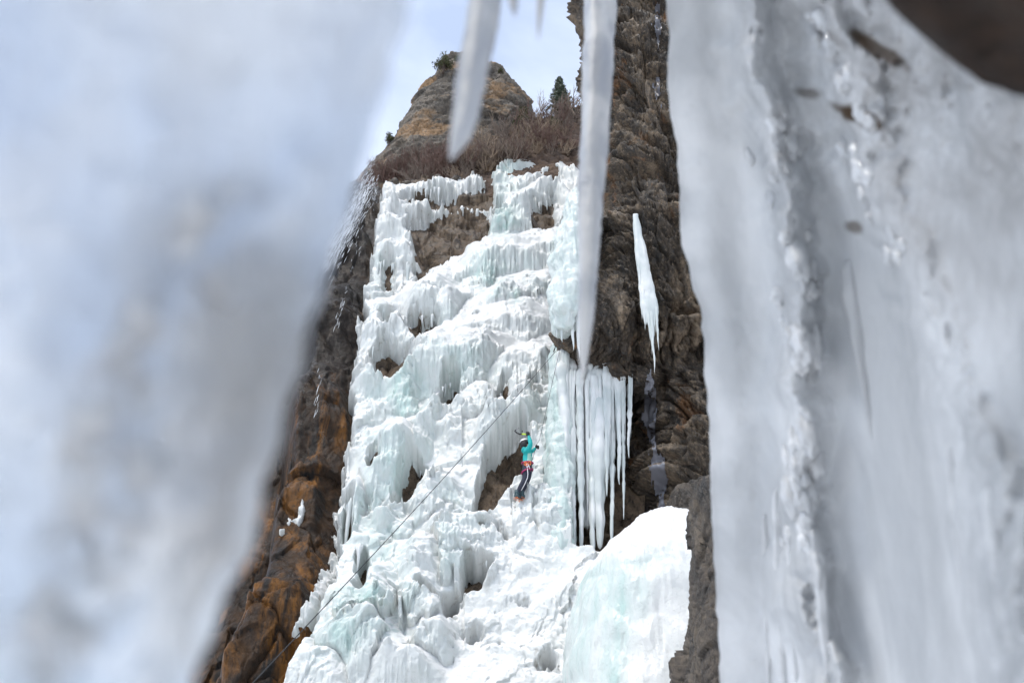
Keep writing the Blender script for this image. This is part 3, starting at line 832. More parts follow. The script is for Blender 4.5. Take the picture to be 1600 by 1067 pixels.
# small icicles fringing the rock windows of the fall
FR = [((655,302),(700,300),9,34),((690,330),(700,333),3,40),((640,330),(655,330),4,36),((838,320),(862,318),7,28),((848,280),(868,268),6,22),((590,560),(650,566),11,44),((632,500),(650,505),5,30),
      ((640,498),(676,497),7,18),((692,606),(712,602),5,34),((778,625),(793,608),3,30),((796,632),(840,622),6,24),((775,714),(815,704),7,26),((640,735),(660,730),4,20),((728,878),(765,878),6,28),
      ((735,418),(820,408),16,48),((655,462),(710,452),9,34),((586,412),(655,416),12,46),((530,800),(560,770),9,100),((545,860),(580,850),5,70),((770,300),(820,290),8,46),((560,600),(585,540),6,50),((668,300),(690,296),4,36)]
rnd = random.Random(4)
for (a, b, n, ln) in FR:
    for k in range(n):
        if rnd.random() < 0.35: continue
        t = (k + rnd.uniform(0.0, 1.0)) / n
        u = a[0] + (b[0] - a[0]) * t; v = a[1] + (b[1] - a[1]) * t + rnd.uniform(-3, 2)
        L = ln * (0.15 + 0.95 * rnd.random() ** 2)
        p = ice_point(u, v - 3, 0.02)
        du = (u - 800) * L / (v + 1179.0)
        icicle('icicle', u, v - 4, u + du, v + L, rnd.uniform(4.0, 7.0) * (0.6 + L / 80), p[1] - 0.05, M_HANG, FALL, seed=600 + k + int(u), rows=12, sides=7)

# ------------------------------------------------------------------ near ice at the mouth of the cave
def near_sheet(name, label, cat, U, V, D, mat, thick, attrs=None, roof=2.75):
    P = at_d(U, V, D)
    top = P[:1].copy(); ext = []
    for k in (4, 3, 2, 1):
        e = top.copy(); e[..., 2] += (CAM[2] + roof - e[..., 2]) * k / 4; ext.append(e)
    P = np.concatenate(ext + [P], 0)
    nr, nc = P.shape[:2]
    g0 = np.gradient(P, axis=0); g1 = np.gradient(P, axis=1)
    N = np.cross(g0, g1); N /= np.linalg.norm(N, axis=-1)[..., None] + 1e-9
    back = (P - CAM); back /= np.linalg.norm(back, axis=-1)[..., None]
    j = np.arange(nc)
    edge = sstep(0, 16, np.minimum(j, nc - 1 - j))[None, :] * 0.97 + 0.03
    Q = P + back * (thick * edge)[..., None] * (1 + 0.4 * fbm(P, 9, 2, 5))[..., None]
    F1 = grid_faces(nr, nc); F2 = F1[:, ::-1] + nr * nc
    r = np.arange(nr - 1); c = np.arange(nc - 1); o = nr * nc
    side = [np.stack([r * nc, (r + 1) * nc, (r + 1) * nc + o, r * nc + o], -1),
            np.stack([r * nc + nc - 1, r * nc + nc - 1 + o, (r + 1) * nc + nc - 1 + o, (r + 1) * nc + nc - 1], -1),
            np.stack([c, c + o, c + 1 + o, c + 1], -1),
            np.stack([(nr - 1) * nc + c, (nr - 1) * nc + c + 1, (nr - 1) * nc + c + 1 + o, (nr - 1) * nc + c + o], -1)]
    me = mesh_from(name, np.concatenate([P.reshape(-1, 3), Q.reshape(-1, 3)]), np.vstack([F1, F2] + side))
    for k, a in (attrs or {}).items():
        a = np.concatenate([np.repeat(a[:1], 4, 0), a], 0); add_attr(me, k, np.concatenate([a.ravel(), a.ravel()]))
    bm = bmesh.new(); bm.from_mesh(me); bmesh.ops.recalc_face_normals(bm, faces=bm.faces); bm.to_mesh(me); bm.free()
    return tag(link(name, me, mat), label, cat)

def ridge(U, V, line, w):
    c = interp(V, [(b, a) for a, b in line])
    return np.exp(-((U - c) / w) ** 2), U - c

def build_left():
    v = np.linspace(-120, 1220, 200)
    ue = interp(v, [(-120,672),(0,640),(100,610),(200,585),(280,560),(400,522),(500,488),(600,457),(700,432),(800,407),(870,387),(950,347),(1067,302),(1220,232)])
    ue = ue + 15 * fbm(np.stack([v / 90, v * 0, v * 0], -1), 1.0, 3, 71)
    s = np.linspace(0, 1, 190) ** 1.15
    U = ue[:, None] + (-260 - ue[:, None]) * s[None]
    V = v[:, None] + 0 * U
    q = np.stack([U / 100, V / 100, U * 0], -1)
    w = fbm(q, 0.6, 3, 73) * 60
    r1, _ = ridge(U + w, V, [(340,250),(335,300),(300,400),(235,500),(200,620),(170,760),(130,900),(60,1067)], 75)
    r1 = r1 * sstep(230, 330, V)
    r2, _ = ridge(U + w, V, [(330,0),(300,200),(120,500),(20,800)], 60)
    D = 0.47 - 0.04 * r1 * (1 + 0.8 * fbm(q, 1.6, 4, 75)) - 0.02 * r2 + 0.016 * fbm(q, 0.7, 4, 77) + 0.006 * fbm(q, 2.5, 3, 79)
    D = D + 0.00002 * (U - 300)
    thick = 0.016 + 0.008 * r1
    thick = np.concatenate([np.repeat(thick[:1], 4, 0), thick], 0)
    near_sheet('ice_sheet', 'blurred cloudy blue-white ice sheet hanging close at the left', 'ice sheet', U, V, D, M_ICE_L, thick, {'grit': np.clip(r1 * (0.3 + 0.9 * fbm(q, 1.3, 4, 76)), 0, 0.5)})
build_left()

def build_right():
    v = np.linspace(-160, 1240, 340)
    ue = interp(v, [(-160,1036),(0,1040),(60,1047),(100,1042),(170,1046),(230,1058),(300,1061),(360,1062),(430,1078),(480,1095),(560,1101),(700,1109),(800,1112),(900,1117),(1067,1126),(1240,1135)])
    ue = ue + 5 * fbm(np.stack([v / 40, v * 0, v * 0], -1), 1.0, 2, 81)
    s = np.linspace(0, 1, 330)
    U = ue[:, None] + (1830 - ue[:, None]) * s[None]
    V = v[:, None] + 0 * U
    q = np.stack([U / 100, V / 100, U * 0], -1)
    D = 2.8 - 1.7 * sstep(1150, 1700, U) - 0.15 * sstep(300, -100, V)
    D = D + 0.05 * sstep(70, 0, U - ue[:, None]) ** 2
    w = fbm(q, 0.9, 3, 83) * 26
    r1, o1 = ridge(U + w * 0.8, V, [(1172,-160),(1178,0),(1190,150),(1228,300),(1245,430),(1250,520),(1258,640),(1250,800),(1262,950),(1290,1067),(1310,1240)], 34)
    r2, o2 = ridge(U + w, V, [(1220,-160),(1265,0),(1305,100),(1352,220),(1372,330),(1432,450),(1490,600),(1530,750),(1565,900),(1600,1067),(1640,1240)], 52)
    f1, f2, cid = worley(np.stack([U / 40 + w / 30, V / 52 + w / 50], -1), 85)
    lump = np.sqrt(np.clip(1 - f1 ** 2, 0, 1))
    e1, e2, _ = worley(np.stack([U / 17 + w / 18, V / 30 + w / 30], -1), 86)
    lump2 = np.sqrt(np.clip(1 - e1 ** 2, 0, 1))
    D = D - r1 * (0.09 + 0.10 * lump + 0.06 * lump2 + 0.05 * fbm(q, 1.8, 3, 87))
    D = D - 0.028 * r1 * sstep(760, 880, V) * np.cos((U - 1240 - (V - 900) * .2) / 7.0)
    D = D - r2 * (0.08 + 0.07 * lump + 0.035 * lump2 + 0.05 * fbm(q, 1.6, 3, 89))
    # the drape that comes off the second ridge towards the right
    D = D - 0.04 * sstep(-10, 30, o2) * (0.9 + 0.8 * fbm(q * np.array([1, .55, 1]), 1.3, 4, 91)) - 0.022 * r1 * fbm(q, 3.5, 3, 92, ridged=True)
    up = sstep(420, 120, V) * sstep(1180, 1290, U)
    D = D - up * 0.06 * fbm(q, 1.5, 4, 93, ridged=True)
    D = D + 0.012 * fbm(q, 1.2, 4, 95)
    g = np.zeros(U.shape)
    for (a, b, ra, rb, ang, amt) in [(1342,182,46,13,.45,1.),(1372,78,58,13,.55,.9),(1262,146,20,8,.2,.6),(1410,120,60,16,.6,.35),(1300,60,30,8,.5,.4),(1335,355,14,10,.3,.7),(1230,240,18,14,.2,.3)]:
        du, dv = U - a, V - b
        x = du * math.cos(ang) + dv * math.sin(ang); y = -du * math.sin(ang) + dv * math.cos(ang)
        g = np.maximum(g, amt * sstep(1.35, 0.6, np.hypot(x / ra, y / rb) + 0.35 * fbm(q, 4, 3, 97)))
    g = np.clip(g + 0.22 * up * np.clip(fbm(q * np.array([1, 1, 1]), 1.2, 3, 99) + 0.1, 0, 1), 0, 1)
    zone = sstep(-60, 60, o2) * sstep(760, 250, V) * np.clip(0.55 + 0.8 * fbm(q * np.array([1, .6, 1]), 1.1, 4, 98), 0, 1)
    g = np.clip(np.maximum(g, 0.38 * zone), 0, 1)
    thick = np.full((U.shape[0] + 4, U.shape[1]), 0.14)
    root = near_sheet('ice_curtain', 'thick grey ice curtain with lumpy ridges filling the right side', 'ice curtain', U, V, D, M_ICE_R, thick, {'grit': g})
    rn = random.Random(77)
    L1 = [(v, u) for u, v in [(1178,0),(1190,150),(1228,300),(1245,430),(1250,520),(1258,640),(1250,800),(1262,950),(1290,1067)]]
    L2 = [(v, u) for u, v in [(1265,0),(1305,100),(1352,220),(1372,330),(1432,450),(1490,600)]]
    def depth(u, v):
        i = int(np.argmin(np.abs(V[:, 0] - v))); return D[i, int(np.argmin(np.abs(U[i] - u)))]
    for k in range(70):                                     # frozen drip knobs on the two ridges
        near = k < 48
        vv = rn.uniform(170, 900) if near else rn.uniform(20, 420)
        uu = float(interp(vv, L1 if near else L2)) + rn.gauss(0, 17)
        d = depth(uu, vv); r = rn.uniform(6, 15) * d / FPX
        mb = MB(); mb.ball(at_d(uu, vv, d + 0.45 * r), (r * rn.uniform(.8, 1.3), r, r * rn.uniform(1.2, 3.0)), 24, 18, 0.42, k)
        link('knob', mb.mesh('knob'), M_KNOB, root)
    for (u0, v0, u1, v1, w) in [(1196,800,1203,1120,17),(1216,760,1228,1180,22),(1236,830,1247,1150,15),(1252,700,1270,1190,26),(1277,860,1302,1140,20),(1328,405,1364,690,34),(1486,690,1500,900,20),(1545,760,1570,1010,26)]:
        d = depth(u0, v0) + w * 0.32 * depth(u0, v0) / FPX
        p0, p1 = at_d(u0, v0, d), at_d(u1, v1, depth(u1, min(v1, 1200)) + 0.002)
        Vv, F = icicle_mesh(p0, p1, w / 2 * d / FPX, int(u0), 16, 60, 0.3, 0.5)
        link('icicle', mesh_from('icicle', Vv, F), M_ICE_R if v0 < 690 else M_KNOB, root)
build_right()

def near_icicle(pts, d, lab, seed, lump=0.10):
    P = np.array(pts, float)
    n = 90
    t = np.linspace(0, 1, len(P)); tt = np.linspace(0, 1, n)
    u, v, w = (np.interp(tt, t, P[:, k]) for k in range(3))
    k = np.ones(7) / 7
    w = np.convolve(np.pad(w, 3, mode='edge'), k, 'valid')
    c = at_d(u, v, np.full(n, d)); y0 = c[-1, 1]
    c = on_y(u, v, np.full(n, y0))
    dep = (c - CAM)[:, 1] * CP + (c - CAM)[:, 2] * SP
    r = w / 2 * dep / FPX
    top = c[0].copy(); ex = []
    for q in (4, 3, 2, 1):
        e = top.copy(); e[2] += max(0.5, CAM[2] + 2.85 - e[2]) * q / 4; ex.append(e)
    c = np.vstack([np.array(ex), c]); r = np.concatenate([r[0] * np.array([1.5, 1.35, 1.2, 1.1]), r])
    s = np.concatenate([[0], np.cumsum(np.linalg.norm(np.diff(c, axis=0), axis=1))])
    r = r * (1 + lump * fbm(np.stack([s * 45, s * 0 + seed, s * 0], -1), 1.0, 3, seed))
    th = np.arange(28) * 2 * math.pi / 28
    kk = 1 + 0.13 * fbm(np.stack([np.cos(th)[None] * 1.6 + 0 * s[:, None], np.sin(th)[None] * 1.6 + 0 * s[:, None], s[:, None] * 5 + 0 * th[None]], -1), 1.0, 3, seed + 2)
    Vv = c[:, None] + (r[:, None] * kk)[..., None] * np.stack([np.cos(th), np.sin(th), 0 * th], -1)[None]
    me = mesh_from('hanging_icicle', Vv.reshape(-1, 3), grid_faces(len(c), 28, True)[:, ::-1])
    tag(link('hanging_icicle', me, M_ICICLE), lab, 'icicle', 'near icicles hanging from the cave mouth')
near_icicle([(764,-40,50),(752,40,50),(742,90,48),(733,140,46),(728,180,42),(722,206,36),(716,222,27),(709,238,14),(705,249,4)], 1.1, 'short blunt blurred icicle hanging in front of the peak', 801)
near_icicle([(938,-40,48),(936,60,48),(932,160,47),(926,260,43),(921,350,37),(918,430,30),(915,500,24),(912,550,15),(911,585,7),(910,604,2)], 1.75, 'longest blurred icicle hanging in front of the buttress edge', 811, 0.11)
near_icicle([(846,-40,22),(845,0,13),(843,30,9),(841,62,2)], 1.3, 'tiny pointed icicle at the top edge between the two long ones', 821)
near_icicle([(800,-40,26),(801,-5,18),(803,12,10),(804,26,2)], 1.2, 'stub of an icicle at the top edge right of the blunt icicle', 831)

# the rock roof that the near ice hangs from
def build_roof():
    mb = MB()
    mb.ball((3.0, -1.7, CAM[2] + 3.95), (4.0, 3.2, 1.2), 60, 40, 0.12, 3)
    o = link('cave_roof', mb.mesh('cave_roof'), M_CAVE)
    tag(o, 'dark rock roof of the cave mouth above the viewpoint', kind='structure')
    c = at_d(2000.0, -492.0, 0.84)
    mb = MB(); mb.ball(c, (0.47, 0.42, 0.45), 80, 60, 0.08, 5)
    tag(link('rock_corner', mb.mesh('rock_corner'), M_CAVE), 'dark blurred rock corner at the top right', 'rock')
build_roof()

# ------------------------------------------------------------------ stones and vegetation on the slope
bpy.context.view_layer.update()
M_TWIG = [plain('twig_red_brown', (0.125, 0.072, 0.055), 0.8), plain('twig_grey_brown', (0.15, 0.112, 0.088), 0.8), plain('twig_straw', (0.24, 0.175, 0.12), 0.8)]
M_GREEN = plain('juniper_green', (0.05, 0.052, 0.014), 0.7)
M_FIR = plain('fir_green', (0.035, 0.05, 0.026), 0.7)
M_BARK = plain('bark', (0.06, 0.042, 0.032), 0.9)

def twig_mesh(seed, h, stems, spread, r0=0.022, depth=3):
    rnd = random.Random(seed); mb = MB()
    def grow(p, d, L, r, lev):
        n = 4; pts = [np.array(p)]
        for i in range(n):
            d = d + np.array([rnd.uniform(-.22, .22), rnd.uniform(-.22, .22), rnd.uniform(-.05, .16)])
            d = d / np.linalg.norm(d); pts.append(pts[-1] + d * L / n)
        rr = np.linspace(r, r * 0.45, n + 1)
        mb.tube(pts, rr, 3, False)
        if lev:
            for k in range(rnd.choice((3, 4))):
                i = rnd.randint(1, n)
                nd = d + np.array([rnd.uniform(-.9, .9), rnd.uniform(-.9, .9), rnd.uniform(-.2, .6)])
                grow(pts[i], nd / np.linalg.norm(nd), L * rnd.uniform(.45, .7), max(r * 0.55, 0.006), lev - 1)
    for k in range(stems):
        a = rnd.uniform(0, 6.28); s = rnd.uniform(0.1, spread)
        d = np.array([math.cos(a) * s, math.sin(a) * s, 1.0]); d /= np.linalg.norm(d)
        grow(np.array([math.cos(a) * .15, math.sin(a) * .15, -0.2]), d, h * rnd.uniform(.45, .62), r0 * rnd.uniform(.7, 1.1), depth - 1)
    return mb.mesh('twigs')
TW = [twig_mesh(900 + k, 1.0, 15, 1.0) for k in range(5)] + [twig_mesh(950 + k, 1.0, 5, 0.35, 0.028, 4) for k in range(3)]
for k, me in enumerate(TW): me.materials.append(M_TWIG[k % 3])

rnd = random.Random(12)
nb = 0
def bush(u, v, hpx, var, label, group, mat=None):
    global nb
    p = hit(HILL, u, v)
    if p is None: p = hit(PEAK, u, v)
    if p is None: return
    dep = (p - CAM)[1] * CP + (p - CAM)[2] * SP
    H = hpx * dep / FPX / 0.8
    o = bpy.data.objects.new('bare_bush' if var < 5 else 'bare_tree', TW[var])
    COL.objects.link(o)
    o.location = p; o.rotation_euler = (rnd.uniform(-.12, .18), rnd.uniform(-.2, .2), rnd.uniform(0, 6.28)); o.scale = (H * rnd.uniform(.9, 1.3), H * rnd.uniform(.9, 1.3), H)
    tag(o, label, 'bush' if var < 5 else 'tree', group)
for k in range(100):
    u = rnd.uniform(622, 905) if k % 9 else rnd.uniform(585, 640); lo = interp(u, [(585,292),(650,288),(740,280),(785,262),(836,246),(905,236)])
    hi = interp(u, [(585,276),(620,262),(650,248),(690,236),(750,230),(800,204),(850,184),(905,180)])
    v = hi + (lo - hi) * rnd.random()
    dark = u < 700
    zone = 'left of the blunt near icicle' if u < 705 else 'just right of the blunt near icicle' if u < 800 else 'right of the olive shrub'
    lab = 'leafless brown bush in the thicket on the slope, ' + zone; grp = 'leafless bushes ' + zone
    bush(u, v, rnd.uniform(22, 40), rnd.choice((0, 3, 0, 1)) if dark else rnd.choice((1, 4, 2, 0, 3)), lab, grp)
TREES = [(852,172,44,'leafless sapling on the skyline left of the fir'),(866,170,40,'low leafless sapling touching the left side of the fir'),(893,170,52,'tall leafless sapling on the skyline right of the fir'),(903,175,58,'leafless sapling nearest the buttress edge on the skyline')]
for k, (u, v, h, lab) in enumerate(TREES): bush(u, v + 6, h, 5 + k % 3, lab, 'leafless saplings on the skyline')

def leaf_cloud(mb, centers, radii, n, size, rnd, droop=0.0):
    for c, r in zip(centers, radii):
        d = rnd.normal(size=(n, 3)); d /= np.linalg.norm(d, axis=1)[:, None]
        p = np.asarray(c) + d * (rnd.random((n, 1)) ** 0.45) * np.asarray(r)
        a = rnd.normal(size=(n, 3)) * size; b = rnd.normal(size=(n, 3)) * size * 0.5; b[:, 2] -= droop * size
        v = np.stack([p - a, p + b, p + a, p - b], 1).reshape(-1, 3)
        mb.add(v, np.arange(n * 4).reshape(-1, 4))
def evergreen(u, v, hpx, wpx, name, label, mat, conifer, surf, seed):
    p = None
    for q in range(0, 60, 3):
        p = hit(surf, u, v + q)
        if p is not None: break
    if p is None: return
    dep = (p - CAM)[1] * CP + (p - CAM)[2] * SP
    k = dep / FPX; H = hpx * k / 0.62; W = wpx * k
    root = empty(name, p); rn = np.random.default_rng(seed)
    t = MB(); t.tube([(0, 0, -0.4), (0.02 * H, 0, 0.3 * H), (0, 0.02 * H, 0.7 * H), (0, 0, H * 0.98)] if conifer else [(0, 0, -0.3), (.05 * W, 0, .2 * H), (0, 0, .55 * H)], [0.05 * W, .04 * W, .025 * W, .008 * W] if conifer else [.06 * W, .05 * W, .02 * W], 7)
    mb = MB()
    if conifer:
        tr = t
        for lev in range(16):
            f = lev / 15.0; z = H * (0.10 + 0.88 * f); R = W * 0.5 * (1 - f) ** 0.85 + 0.03 * W
            nbr = 9 if f < .7 else 6
            for b in range(nbr):
                a = 6.283 * (b + rn.random()) / nbr; L = R * rn.uniform(.65, 1.15)
                e = np.array([math.cos(a) * L, math.sin(a) * L, z - 0.25 * L])
                tr.tube([(0, 0, z), e * np.array([.5, .5, 0]) + np.array([0, 0, z - 0.02 * L]), e], [.012 * W, .008 * W, .004 * W], 3, False)
                cs = [np.array([0, 0, z]) * (1 - s) + e * s for s in (.35, .6, .85, 1.0)]
                leaf_cloud(mb, cs, [np.array([.09, .09, .05]) * W] * 4, 14, 0.022 * W, rn, 0.8)
    else:
        for b in range(16):
            a = rn.uniform(0, 6.28); e = np.array([math.cos(a) * W * .4 * rn.random(), math.sin(a) * W * .4 * rn.random(), H * rn.uniform(.3, .85)])
            t.tube([(0, 0, .1 * H), e * .5 + np.array([0, 0, .1 * H]), e], [.03 * W, .02 * W, .008 * W], 4, False)
            leaf_cloud(mb, [e], [np.array([.22, .22, .18]) * W], 90, 0.03 * W, rn, 0.2)
    link('trunk', t.mesh('trunk'), M_BARK, root)
    link('crown', mb.mesh('crown'), mat, root)
    tag(root, label, 'tree' if conifer else 'shrub')
evergreen(877, 180, 58, 42, 'fir_tree', 'dark green young fir on the skyline left of the buttress', M_FIR, True, HILL, 1)
evergreen(815, 204, 34, 34, 'juniper', 'olive green shrub in the thicket below the right shoulder of the peak', M_GREEN, False, HILL, 2)
evergreen(692, 112, 20, 34, 'juniper', 'dark round juniper perched on the upper left of the peak', M_GREEN, False, PEAK, 3)
evergreen(714, 97, 8, 16, 'juniper', 'tiny dark shrub on the very top of the peak', M_GREEN, False, PEAK, 4)
evergreen(608, 216, 11, 24, 'juniper', 'yellow green shrub on the left skyline shoulder below the peak', M_GREEN, False, PEAK, 5)
evergreen(782, 116, 8, 12, 'juniper', 'small dark tuft on the right edge of the peak', M_GREEN, False, PEAK, 6)
evergreen(868, 205, 22, 24, 'juniper', 'olive green shrub in the thicket below the fir', M_GREEN, False, HILL, 7)

for k in range(16):
    t = (k + rnd.random()) / 16
    u = 605 + 298 * t; v = interp(u, [(600,290),(650,286),(690,281),(740,277),(762,282),(785,266),(836,246),(905,236)]) + rnd.uniform(-5, 6)
    p = ice_point(u, v)
    mb = MB(); r = rnd.uniform(.12, .34)
    mb.ball((0, 0, 0), (r * 1.3, r, r * .8), 12, 8, 0.35, k + 40)
    o = link('stone', mb.mesh('stone'), M_NEAR); o.location = p; o.rotation_euler = (rnd.random(), rnd.random(), rnd.random() * 6)
    tag(o, 'brown stone lying in the snow along the top edge of the frozen fall', 'stone', 'stones along the top of the fall')
for (u, v, w, h, lab) in [(704,312,40,30,'big brown boulder in the upper left rock band, below a small icicle fringe'),(738,316,30,22,'angular brown boulder in the upper rock band, right of the biggest boulder'),(664,404,30,34,'black wet boulder at the lower left end of the bare rock band')]:
    p = ice_point(u, v, 0.05); k = ((p - CAM)[1] * CP + (p - CAM)[2] * SP) / FPX
    mb = MB(); n = 40
    th = np.linspace(0, 2 * math.pi, 56, endpoint=False); ph = np.linspace(.03, math.pi - .03, n)
    d = np.stack([np.sin(ph)[:, None] * np.cos(th), np.sin(ph)[:, None] * np.sin(th), np.cos(ph)[:, None] + 0 * th], -1)
    V = np.sign(d) * np.abs(d) ** .75 * np.array([w * .5, w * .35, h * .55]) * k
    V = V * (1 + 0.22 * facets(np.stack([V[..., 0] * 2 + V[..., 1], V[..., 2] * 2], -1), u))[..., None]
    mb.add(V, grid_faces(n, 56, True))
    o = link('boulder', mb.mesh('boulder'), M_NEAR if 'black' not in lab else M_CAVE); o.location = p
    tag(o, lab, 'boulder')

# ------------------------------------------------------------------ running water on the left cliff
M_WATER = Mat('falling_water').set(Base_Color=(0.75, 0.78, 0.82, 1), Roughness=0.25, IOR=1.33).m
def build_water():
    mb = MB(); rn = np.random.default_rng(3)
    def streak(u, v, L, r, out, lean=0.0):
        p = wall_pt(u, v) + NRM * out
        pts = [p + np.array([lean * t * L + 0.006 * rn.normal(), -0.1 * t, -t * L]) for t in (0, .35, .7, 1)]
        mb.tube(pts, np.array([.3, 1, .9, .2]) * r, 4, False)
    for k in range(1500):                                   # the spout and its spray
        t = rn.random() ** 0.7
        u = 588 - 62 * t + rn.normal() * (5 + 6 * t) - 20 * t * t; v = 306 + 150 * t + rn.normal() * 12
        streak(u, v, rn.uniform(.1, .6), rn.uniform(.004, .010), 1.1 + 0.5 * rn.random(), -0.15)
    for (u0, v0, u1, v1, n, s) in [(594,318,582,360,40,2.0),(560,366,510,374,30,4),(520,380,478,500,70,4),(545,500,532,556,26,1.5),(562,400,554,470,10,4),(508,630,502,700,18,1.5)]:
        for k in range(n):
            t = rn.random()
            streak(u0 + (u1 - u0) * t + rn.normal() * s, v0 + (v1 - v0) * t + rn.normal() * 3, rn.uniform(.06, .4), rn.uniform(.0025, .0055), 0.95 + 0.35 * rn.random())
    tag(link('waterfall', mb.mesh('waterfall'), M_WATER), 'thin white running waterfall over the dark rock at the left', kind='structure')
build_water()

# ------------------------------------------------------------------ thin ice film on the recessed wall
def film(label, poly, seed):
    P = np.array(poly); uu = np.arange(P[:, 0].min() - 2, P[:, 0].max() + 2, 1.5); vv = np.arange(P[:, 1].min() - 2, P[:, 1].max() + 2, 3.0)
    U, V = np.meshgrid(uu, vv)
    n = fbm(np.stack([U / 14, V / 60, U * 0], -1), 1.0, 3, seed)
    sd = poly_sd(U, V, poly) + n * 9 + 2 + 6 * fbm(np.stack([U / 6, V / 16, U * 0], -1), 1.0, 2, seed + 1)
    pts = np.zeros(U.shape + (3,)); ok = sd < 0
    for i in range(U.shape[0]):
        for j in range(U.shape[1]):
            if sd[i, j] < 6:
                a = hit(BUTT, U[i, j], V[i, j]); b = hit(RECESS, U[i, j], V[i, j])
                c = [x for x in (a, b) if x is not None]
                if not c: ok[i, j] = False; continue
                x = min(c, key=lambda q: np.linalg.norm(q - CAM))
                d = (x - CAM) / np.linalg.norm(x - CAM)
                pts[i, j] = x - d * (0.05 + 0.05 * n[i, j])
            else: ok[i, j] = False
    F = grid_faces(*U.shape)[:, ::-1]
    F = F[ok.ravel()[F].all(1)]
    if not len(F): return
    v2, f2, _ = compact(pts.reshape(-1, 3), F, {})
    tag(link('ice_film', mesh_from('ice_film', v2, f2), M_FILM), label, 'ice')
M_FILM = Mat('thin_grey_ice').set(Base_Color=(0.17, 0.17, 0.19, 1), Roughness=0.2, IOR=1.31).m
film('thin lavender grey ice film on the wall right of the icicle curtain', [(1004,600),(1018,575),(1026,600),(1030,680),(1044,740),(1042,790),(1030,800),(1022,780),(1012,720),(1000,650)], 3)
film('narrow glassy ice streak high on the right of the buttress', [(1018,10),(1030,0),(1034,40),(1030,100),(1034,170),(1026,190),(1020,120),(1022,60)], 5)

# ------------------------------------------------------------------ climber
PY = min(ice_point(u, v)[1] for u, v in ((808, 772), (815, 772), (818, 760), (824, 740), (828, 720))) - 0.5
def J(zx, zy, dy=0.0): return on_y(770 + zx / 7.62, 650 + zy / 7.62, PY + dy)
M_JACKET = plain('teal_jacket', (0.0, 0.30, 0.29), 0.7); M_PANEL = plain('sage_panel', (0.28, 0.46, 0.38), 0.7)
M_PANTS = plain('navy_trousers', (0.010, 0.012, 0.028), 0.7); M_SKIN = plain('skin', (0.50, 0.29, 0.21), 0.5)
M_BLACK = plain('black_fabric', (0.012, 0.012, 0.013), 0.6); M_MAG = plain('magenta_webbing', (0.28, 0.01, 0.08), 0.6)
M_ORANGE = plain('orange_metal', (0.75, 0.17, 0.03), 0.4); M_WHITE = plain('white_plastic', (0.8, 0.8, 0.8), 0.35)
M_BOOT = plain('blue_grey_boot', (0.02, 0.05, 0.06), 0.5); M_STRIPE = plain('pale_stripe', (0.62, 0.60, 0.62), 0.6)
M_GRIP = plain('lime_grip', (0.45, 0.62, 0.03), 0.45); M_STEEL = plain('steel', (0.25, 0.25, 0.26), 0.3, Metallic=1.0)
